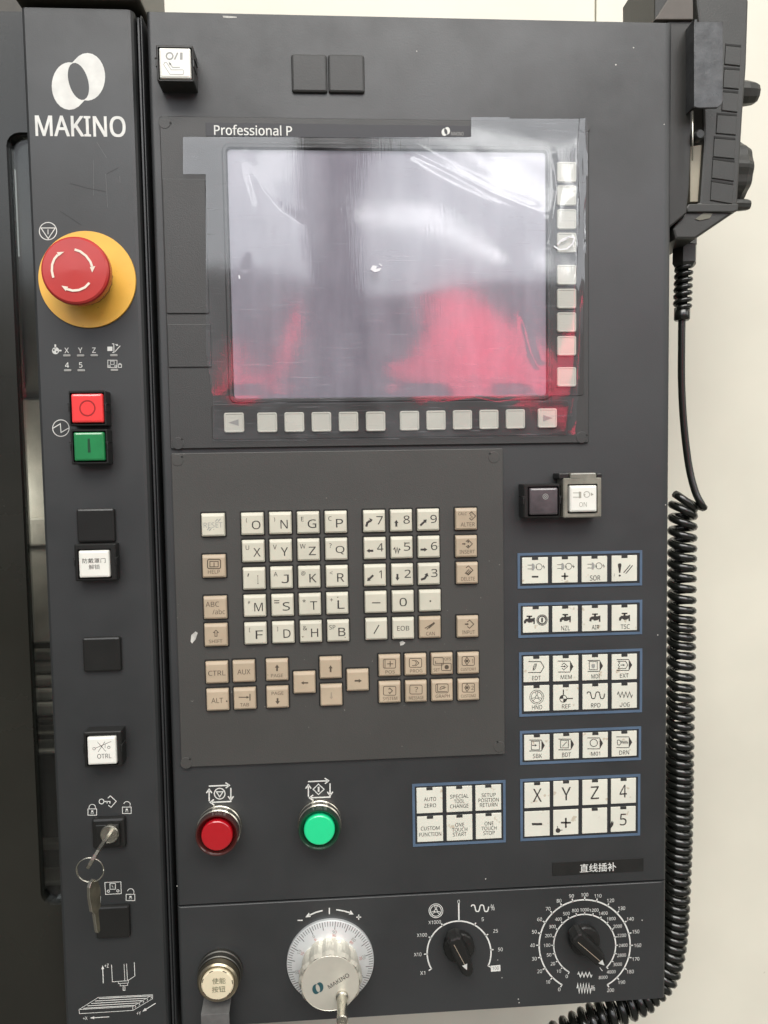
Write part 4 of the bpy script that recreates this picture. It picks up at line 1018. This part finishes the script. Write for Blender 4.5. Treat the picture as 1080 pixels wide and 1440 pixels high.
def f(b, h):
    p = Pen(b, 380, 1250, 6, h)
    p.rect(231, 261, 274, 270); p.rect(494, 160, 504, 214)
    p.line([(442, 182), (385, 198), (330, 222)], 12); p.poly([(296, 240), (326, 200), (342, 236)])
    p.line([(557, 176), (620, 186), (675, 202)], 12); p.poly([(704, 216), (664, 216), (678, 180)])
    p.rect(726, 234, 768, 243); p.rect(742, 217, 751, 260)
mesh_print('turn_legend', [PW], pan, f)

# ---- rotary selectors
PG2 = mat('pointer_print', (.55, .55, .52), .5)
def selector(px, py, ang, r, label, tip):
    x, z = P(px, py, 0)
    b = MB()
    b.lathe([(r, 0), (r, 4.2), (r-.8, 5.2), (r*.62, 6.0), (0.02, 6.0)], x, z, 48, 0, cap=False, rf=lambda t, h: 1+.02*math.cos(16*t))
    o = b.build('rotary_selector', [BLACKP], pan, label)
    c, s = math.cos(ang), math.sin(ang)
    def tr(u, v): return (x+u*c-v*s, z+u*s+v*c)
    out = [(-13.5, -5.0), (0, -5.2), (11, -4.6), (14.5, -2.4), (15.4, 0), (14.5, 2.4), (11, 4.6), (0, 5.2), (-13.5, 5.0), (-15.2, 2.6), (-15.2, -2.6)]
    g = MB(); g.prism([tr(*q) for q in out], 4.5, 15.0, 0, 1.6); g.build('grip', [BLACKP], o)
    m_ = MB(); m_.poly([tr(*q) for q in ((tip, 0), (tip-4.2, 1.9), (tip-4.2, -1.9))], 15.1, 0); m_.ribbon([tr(-11, -1.5), tr(tip-4.4, 0)], .4, 15.1, 1)
    m_.build('pointer_mark', [PG2, PF], o)
    return o
selector(644.5, 1328, math.radians(-69), 10.8, 'black feed multiplier selector on the smaller single scale', 9.5)
selector(820, 1319, math.radians(-47), 10.8, 'black feed rate selector inside the double ring scale', 15.0)
def f(b, h):
    p = Pen(b, 590, 1250, 9, h)
    cx, cy, r = 500, 811, 404
    p.arc(cx, cy, r, 210, -24, 19, 60)
    for a, L in ((210, 40), (182, 40), (152, 32), (121, 32), (61, 34), (33, 34), (5.6, 34), (-24, 40)):
        c, s = math.cos(math.radians(a)), math.sin(math.radians(a))
        p.line([(cx+(r-6)*c, cy-(r-6)*s), (cx+(r+L)*c, cy-(r+L)*s)], 16)
    p.line([(496, 180), (498, 405)], 19)
    p.wheel(207, 277, 88, 9); wave(p, 765, 245, 222, 84, 16); p.text('%', 925, 235, 84, 50, rot=2)
    q = Pen(b, 540, 1220, 4.909, h)
    for t, x, y, w in (('X1000', 350, 377, 90), ('X100', 262, 466, 73), ('X10', 233, 600, 54), ('X1', 267, 728, 36), ('0', 516, 235, 16), ('5', 681, 357, 16), ('25', 770, 437, 34), ('50', 803, 565, 34)):
        q.text(t, x, y, 27, w)
    q.poly([(737, 678), (803, 672), (804, 714), (738, 719)])
    q2 = Pen(b, 540, 1220, 4.909, h+.06, 1); q2.text('100', 771, 695, 26, 46)
mesh_print('scale_marking', [PW, PK], pan, f)
def f(b, h):
    p = Pen(b, 720, 1220, 4.5, h)
    cx, cy = 460, 492
    R_, r = 288, 196
    p.arc(cx, cy, R_, 240, -60, 9.5, 90); p.arc(cx, cy, r, 240, -45, 8.5, 70)
    outer = [str(10*i) for i in range(21)]; innr = ['0','10','20','50','100','200','300','400','500','800','1000','1200','1400','1800','2000','2200','2400','2800','3000','4000','8000']
    for i in range(21):
        a = math.radians(240-15*i); c, s = math.cos(a), math.sin(a)
        p.line([(cx+(R_-2)*c, cy-(R_-2)*s), (cx+(R_+18)*c, cy-(R_+18)*s)], 8)
        if i < 20: p.line([(cx+(r-2)*c, cy-(r-2)*s), (cx+(r+14)*c, cy-(r+14)*s)], 7)
        wd_ = 16*len(outer[i]); p.text(outer[i], cx+(R_+22+10+wd_*.32*abs(c))*c, cy-(R_+22+10+wd_*.32*abs(c))*s, 25, wd_ if outer[i] != '10' else 27)
        wi = 15*len(innr[i]); rr_ = r+20+9+wi*.30*abs(c)
        p.text(innr[i], cx+rr_*c, cy-rr_*s, 23, wi)
    p.line([(555, 632), (572, 655)], 5)
    zig(p, 416, 506, 664, 692, 4, 7); zig(p, 412, 500, 736, 792, 5, 9); p.text('%', 513, 762, 38, 26)
mesh_print('scale_marking', [PW], pan, f)
# ---- chips and specks in the paint
def f(b, h):
    p = Pen(b, 0, 0, 1, HB+.1)
    p.poly([(268, 902), (269, 893), (275, 888), (278, 890), (275, 899), (270, 905)])
    p.poly([(562, 903), (566, 901), (570, 904), (567, 907), (563, 908)])
    p.h = .1
    p.poly([(313, 22), (322, 22.5), (333, 23.5), (333, 25), (322, 25.5), (314, 24.5)])
    for x, y, r in ((891, 67, 1), (866, 91, 1.2), (934, 175, .8), (925, 893, .8), (936, 710, .8), (729, 1405, .9), (730, 1410, .8), (683, 1236, .9), (700, 1350, .7), (249, 1246, .8), (903, 1294, .8), (706, 1375, .7), (586, 72, .8), (457, 101, 1)):
        p.disc(x, y, r, 7)
mesh_print('paint_chip', [CHIP], pan, f)

# ================================================================== FILM OVER THE SCREEN
poly_film = [(258, 193), (663, 193.5), (663, 166), (824, 169), (822, 330), (817, 470), (808, 612), (760, 614), (300, 621), (300, 560), (291, 500), (290, 247), (258, 246)]
def inside(x, y, pl_):
    c = False
    for i in range(len(pl_)):
        (xa_, ya_), (xb_, yb_) = pl_[i-1], pl_[i]
        if (ya_ > y) != (yb_ > y) and x < (xb_-xa_)*(y-ya_)/(yb_-ya_)+xa_: c = not c
    return c
CREASES = [([(817, 196), (821, 250), (819, 320), (814, 400), (813, 480), (808, 560), (800, 606)], .55, 3.0), ([(777, 216), (783, 268), (775, 318), (770, 345)], .22, 3.4),
           ([(733, 440), (740, 470), (747, 498), (755, 514), (766, 517)], .26, 4.5), ([(345, 215), (371, 268), (392, 296), (420, 315), (456, 328)], .12, 9), ([(560, 205), (620, 236), (690, 272), (770, 303)], .13, 9),
           ([(335, 215), (352, 290), (345, 380)], .10, 8), ([(600, 562), (620, 566), (668, 560), (700, 566), (738, 559)], .16, 4),
           ([(804, 330), (812, 352), (806, 372)], .25, 3)]
def seg_d(px, py, a, b):
    dx, dy = b[0]-a[0], b[1]-a[1]; t = max(0, min(1, ((px-a[0])*dx+(py-a[1])*dy)/(dx*dx+dy*dy)))
    return math.hypot(px-a[0]-t*dx, py-a[1]-t*dy)
def film_h(px, py):
    u, v = (px-258)/566, (py-166)/450
    h = HB+2.7
    h += .5*math.sin(5.2*u+1.0)*math.sin(3.1*v+.4) + .22*math.sin(11*u-4*v) + .16*math.sin(9*v+3*u)
    e = max(0, (px-782)/40)                       # creases along the loose right edge
    h += e*e*(.45*math.sin(py*.030+1.5*math.sin(py*.021)) + .10*math.sin(py*.09+px*.05)) + e*e*.5 + 2.2*max(0, (px-810)/12)**2*(.6+.4*math.sin(py*.037))
    for cr, hh_, ww_ in CREASES:
        dd = min(seg_d(px, py, a_, b_) for a_, b_ in zip(cr, cr[1:]))
        if dd < 3*ww_:
            en = min(1, min(math.hypot(px-cr[0][0], py-cr[0][1]), math.hypot(px-cr[-1][0], py-cr[-1][1]))/26)
            h += hh_*en*math.exp(-(dd/ww_)**2)
    g = max(0, 1-abs(py-556)/16)
    h += g*.10*math.sin(px*.05)
    return h
step = 2.0
nx, ny = int(570/step), int(460/step)
b = MB(); idx = {}; vs = []; fs = []
for j in range(ny+1):
    for i in range(nx+1):
        px, py = 256+i*step, 164+j*step
        x, z = P(px, py, HB+1.5)
        idx[i, j] = len(vs); vs.append((x, film_h(px, py), z))
for j in range(ny):
    for i in range(nx):
        if inside(256+(i+.5)*step, 164+(j+.5)*step, poly_film):
            fs.append((idx[i, j+1], idx[i+1, j+1], idx[i+1, j], idx[i, j]))
used = sorted({i for f_ in fs for i in f_}); mp_ = {o: n for n, o in enumerate(used)}
b.add([vs[i] for i in used], [tuple(mp_[i] for i in f_) for f_ in fs], 0, True)
film = b.build('plastic_film', [FILM])
for fn in (lambda p: (p.poly([(521, 379), (524, 373), (530, 374), (529, 378), (536, 377), (534, 381), (527, 383)]), p.line([(533, 371), (537, 374)], 1.2), p.line([(336, 387), (337, 392)], 2)),
           lambda p: (p.line([(779, 346), (786, 351), (797, 350), (805, 343), (808, 334), (800, 333), (790, 337), (784, 344)], 2.2), p.line([(800, 334), (790, 340)], 1.5))):
    sm = MB(); fn(Pen(sm, 0, 0, 1, HB+3.6)); sm.build('scuff_mark', [mat('film_scuff', (.72, .72, .74), .35)], film)
if 1:
    film['label'] = 'wrinkled glossy clear film laid over the screen and its grey keys'; film['category'] = 'plastic film'

# ================================================================== PENDANT, HOLDER, CORD
HOLD = mat('holder_paint', (.019, .0185, .0155), .45, bump=.1, var=.15, vscale=30)
hold = thing('pendant_holder', 'dark sheet metal holder on the right side of the panel with a rounded tab', 'holder', W(*(P(958, 300, -30)[0], -30, P(958, 300, -30)[1])))
def pxpoly(pts, h): return [P(x, y, h) for x, y in pts]
def ccw(q):
    return q if sum(q[i-1][0]*q[i][1]-q[i][0]*q[i-1][1] for i in range(len(q))) > 0 else q[::-1]
MB().prism(ccw(pxpoly([(938, 28), (975, 28), (974, 150), (972, 205), (970, 262), (966, 300), (940, 322)], -8)), -75, -8, 0, 1.2, cap0=True).build('holder_side', [HOLD], hold)
MB().prism(ccw(pxpoly([(921, -60), (975, -60), (975, 27), (921, 27)], -30)), -90, -30, 0, 1.2).build('holder_back', [HOLD], hold)
MB().prism(ccw(pxpoly([(921, 27.5), (975, 27.5), (975, -20), (952, -20)], -6)), -10, -6, 0, .6, cap0=True).build('top_gusset', [mat('brown_gusset', (.10, .085, .07), .5, var=.15)], hold)
tab = ccw(pxpoly([(976, 30), (1017, 30), (1017, 140), (1015, 147), (1009, 151.5), (982, 152), (976, 150)], 6))
MB().prism(tab, 4.6, 6, 0, .5, cap0=True).build('tab', [SHEET], hold)
MB().prism(ccw(pxpoly([(974, 30), (978, 30), (978, 151), (974, 151)], 2)), -10, 4.8, 0, .6).build('tab_flange', [SHEET], hold)
MB().tube([(P(973.8, y, 1)[0], 1, P(973.8, y, 1)[1]) for y in (156, 190, 226)], .55, 8, 0).build('steel_edge', [STEEL], hold)
MB().lathe([(3.6, -8), (3.6, -3), (2.6, -2), (.02, -2)], *P(983, 190, -4), 20, 0, cap=False).build('screw', [BLACKP], hold)

pe = thing('hand_pendant', 'dark handheld control pendant hung side on at the upper right edge', 'pendant', W(*(P(1000, 300, -40)[0], -40, P(1000, 300, -40)[1])))
HP = -12
body = [(972, -60), (1046, -60), (1053, 2), (1050, 95), (1045, 160), (1037.5, 288), (1037, 296), (978, 336), (950, 336), (946, 322), (968, 292), (984, 284), (990, 200), (986, 60)]
MB().prism(ccw(pxpoly(body, HP)), -70, HP, 0, 1.6, cap0=True).build('housing', [PEND], pe)
for (x0, y0), (x1, y1) in (((1020, 63), (1042, 65)), ((1018, 96), (1040, 97.5)), ((1016, 128), (1038, 130)), ((1008, 160), (1036, 162)), ((1004, 193), (1034, 195.5)), ((1002, 223), (1033, 227)), ((1000, 254), (1031, 259))):
    q = ccw(pxpoly([(x0, y0-1.5), (x1, y1-1.5), (x1, y1+1.5), (x0, y0+1.5)], HP))
    MB().prism(q, HP-.5, HP+.35, 0, .1).build('grip_line', [DARKG], pe)
    q = ccw(pxpoly([(x0, y0+2), (x1, y1+2), (x1-1.5, y1+28.5), (x0-1.5, y0+28)], HP))
    MB().prism(q, HP-.5, HP+.8, 0, .5).build('grip_pad', [PEND], pe)
MB().prism(ccw(pxpoly([(968, 287), (1038, 287), (1037, 296.5), (1030, 299), (966, 299), (964, 293)], HP+1)), -68, HP+2.0, 0, .8).build('bottom_rim', [PEND], pe)
MB().prism(ccw(pxpoly([(970.5, 206), (994, 202), (988, 284), (970.5, 284)], HP-3)), -60, HP-3, 0, .5).build('back_cover', [mat('tan_cover', (.30, .27, .20), .5, var=.1)], pe)
MB().prism(ccw(pxpoly([(978, 308), (990, 299), (1002, 300), (998, 307), (984, 310)], HP+.5)), HP-.5, HP+.6, 0, .1).build('bottom_label', [mat('olive_label', (.14, .135, .10), .5)], pe)
def sideknob(cy, r, x0, x1, n, mat_, h, name):            # knobs on the pendant's far front face, axis pointing right
    X0, Z = min(P(x0-3, cy, h+r*.75)[0], P(x0, cy, HP)[0]-5), P(x0, cy, h)[1]; X1 = P(x1, cy, h+r*.75)[0]; b = MB(); R_ = []
    for u, rr_ in ((0, r), (.72, r*.97), (.92, r*.86), (1, r*.72)):
        R_.append([(X0+(X1-X0)*u, h + rr_*(1+.03*math.cos(10*t))*math.cos(t), Z + rr_*(1+.03*math.cos(10*t))*math.sin(t)) for t in [-2*PI*i/n for i in range(n)]])
    b.loft(R_, 0, True, True, False); b.build(name, [mat_], pe)
sideknob(131.5, 8.6, 1044, 1070, 30, PEND, -40, 'selector_knob')
sideknob(247, 23.0, 1036, 1061, 60, PEND, -40, 'pulse_dial')
sideknob(288, 4.4, 1034, 1057, 20, PEND, -32, 'toggle_knob')
# cable gland
HG = -38
gx, gz = P(962, 345, HG)
def zl(prof, name, m, n=28, parent=pe, hexa=False, cx=None):
    b = MB(); R_ = []
    for r, py, dx in prof:
        zz = P(962, py, HG)[1]
        R_.append([(gx+dx + r*math.cos(t), HG + r*math.sin(t), zz) for t in [-2*PI*i/n for i in range(n)]])
    b.loft(R_, 0, True, True, not hexa); return b.build(name, [m], parent)
zl([(8.6, 325, .6), (8.6, 346, .6)], 'gland_body', RUBBER, 8, hexa=True)
zl([(8.9, 346.5, .4), (8.9, 371, .2), (7.2, 375.5, .2)], 'gland_nut', PEND, 6, hexa=True)
b = MB(); z0_, z1_ = P(962, 374, HG)[1], P(962, 434, HG)[1]
b.tube([(gx-.9*(i/120) + 4.9*math.cos(2*PI*6.4*i/120), HG+4.9*math.sin(2*PI*6.4*i/120), z0_+(z1_-z0_)*i/120) for i in range(121)], 1.9, 8)
b.tube([(gx-.2, HG, z0_), (gx-1.1, HG, z1_)], 3.6, 12); b.build('strain_spiral', [RUBBER], pe)
zl([(5.6, 433, -1.1), (5.6, 449, -1.2), (4.8, 451, -1.2)], 'gland_ferrule', RUBBER, 24)
# coiled cord: straight lead, then the helix, bending under the panel
pts = []
def sp(ctrl, n):
    out = []
    for i in range(len(ctrl)-1):
        p0, p1, p2, p3 = ctrl[max(i-1, 0)], ctrl[i], ctrl[i+1], ctrl[min(i+2, len(ctrl)-1)]
        for k in range(n):
            t = k/n
            out.append(tuple(.5*((2*b_)+(c_-a_)*t+(2*a_-5*b_+4*c_-d_)*t*t+(3*b_-a_-3*c_+d_)*t**3) for a_, b_, c_, d_ in zip(p0, p1, p2, p3)))
    out.append(ctrl[-1]); return out
lead = [(gx-1.2, HG, P(960, 449, HG)[1])] + [(P(x, y, HG)[0], HG + dh, P(x, y, HG)[1]) for x, y, dh in ((958.5, 480, 0), (958.5, 540, 0), (961, 600, 1), (966, 655, 3), (972, 690, 6), (979, 708, 8), (985, 714, 6))]
RC = 7.9
axis_px = [(960.5, 704), (959.5, 760), (958.5, 840), (957.5, 950), (955.5, 1060), (954.5, 1150), (951.5, 1240), (947.5, 1310), (941.5, 1350), (931, 1378), (910, 1398), (880, 1414), (845, 1430), (800, 1452), (750, 1478)]
HC = -40
axis = sp([(P(x, y, HC)[0], HC, P(x, y, HC)[1]) for x, y in axis_px], 24)
cum = [0]
for a_, b_ in zip(axis, axis[1:]): cum.append(cum[-1] + (Vector(b_)-Vector(a_)).length)
def at_len(s):
    import bisect
    i = min(max(bisect.bisect(cum, s)-1, 0), len(axis)-2); t = (s-cum[i])/max(1e-9, cum[i+1]-cum[i])
    return Vector(axis[i]).lerp(Vector(axis[i+1]), t), (Vector(axis[i+1])-Vector(axis[i])).normalized()
helix = []; s = 0; ph = 0.35; k = 0
while s < cum[-1]:
    o, t = at_len(s)
    e1 = Vector((0, 1, 0)); e1 = (e1-t*e1.dot(t)).normalized(); e2 = t.cross(e1)
    rad = RC*(1.18 if s > cum[-1]*.80 else 1.0)
    o = o + Vector((0, 0, -1))*(5.5*math.exp(-s/11.0)*(-math.cos(ph))*-1 if False else 5.5*math.exp(-s/11.0)*(e2*(-math.cos(ph))).x)
    helix.append(tuple(o + e2*(-rad*math.cos(ph))*1.0 + e1*rad*math.sin(ph)))
    pitch = 8.05 - .45*min(1, max(0, (s-60)/60)) - 1.15*min(1, max(0, (s-150)/40)) + (1.2 if s > cum[-1]*.82 else 0)
    pitch *= 1 + .09*math.sin(s*.11) + .07*math.sin(s*.043+1)
    if s < 8: pitch = 6.6
    dph = 2*PI/20; ph += dph; s += pitch/20
allp = sp(lead, 8)
j0 = Vector(allp[-1]); j1 = Vector(helix[0])
allp = allp + [tuple(j0.lerp(j1, t)+Vector((0, -2.0*math.sin(PI*t), -1.2*math.sin(PI*t)))) for t in (.33, .66)] + helix
cord = MB().tube(allp, lambda i: 2.75 if i < 58 else 2.95, 8).build('coiled_cord', [RUBBER])
cord['label'] = 'black coiled cord hanging from the pendant down behind the panel edge'; cord['category'] = 'cord'
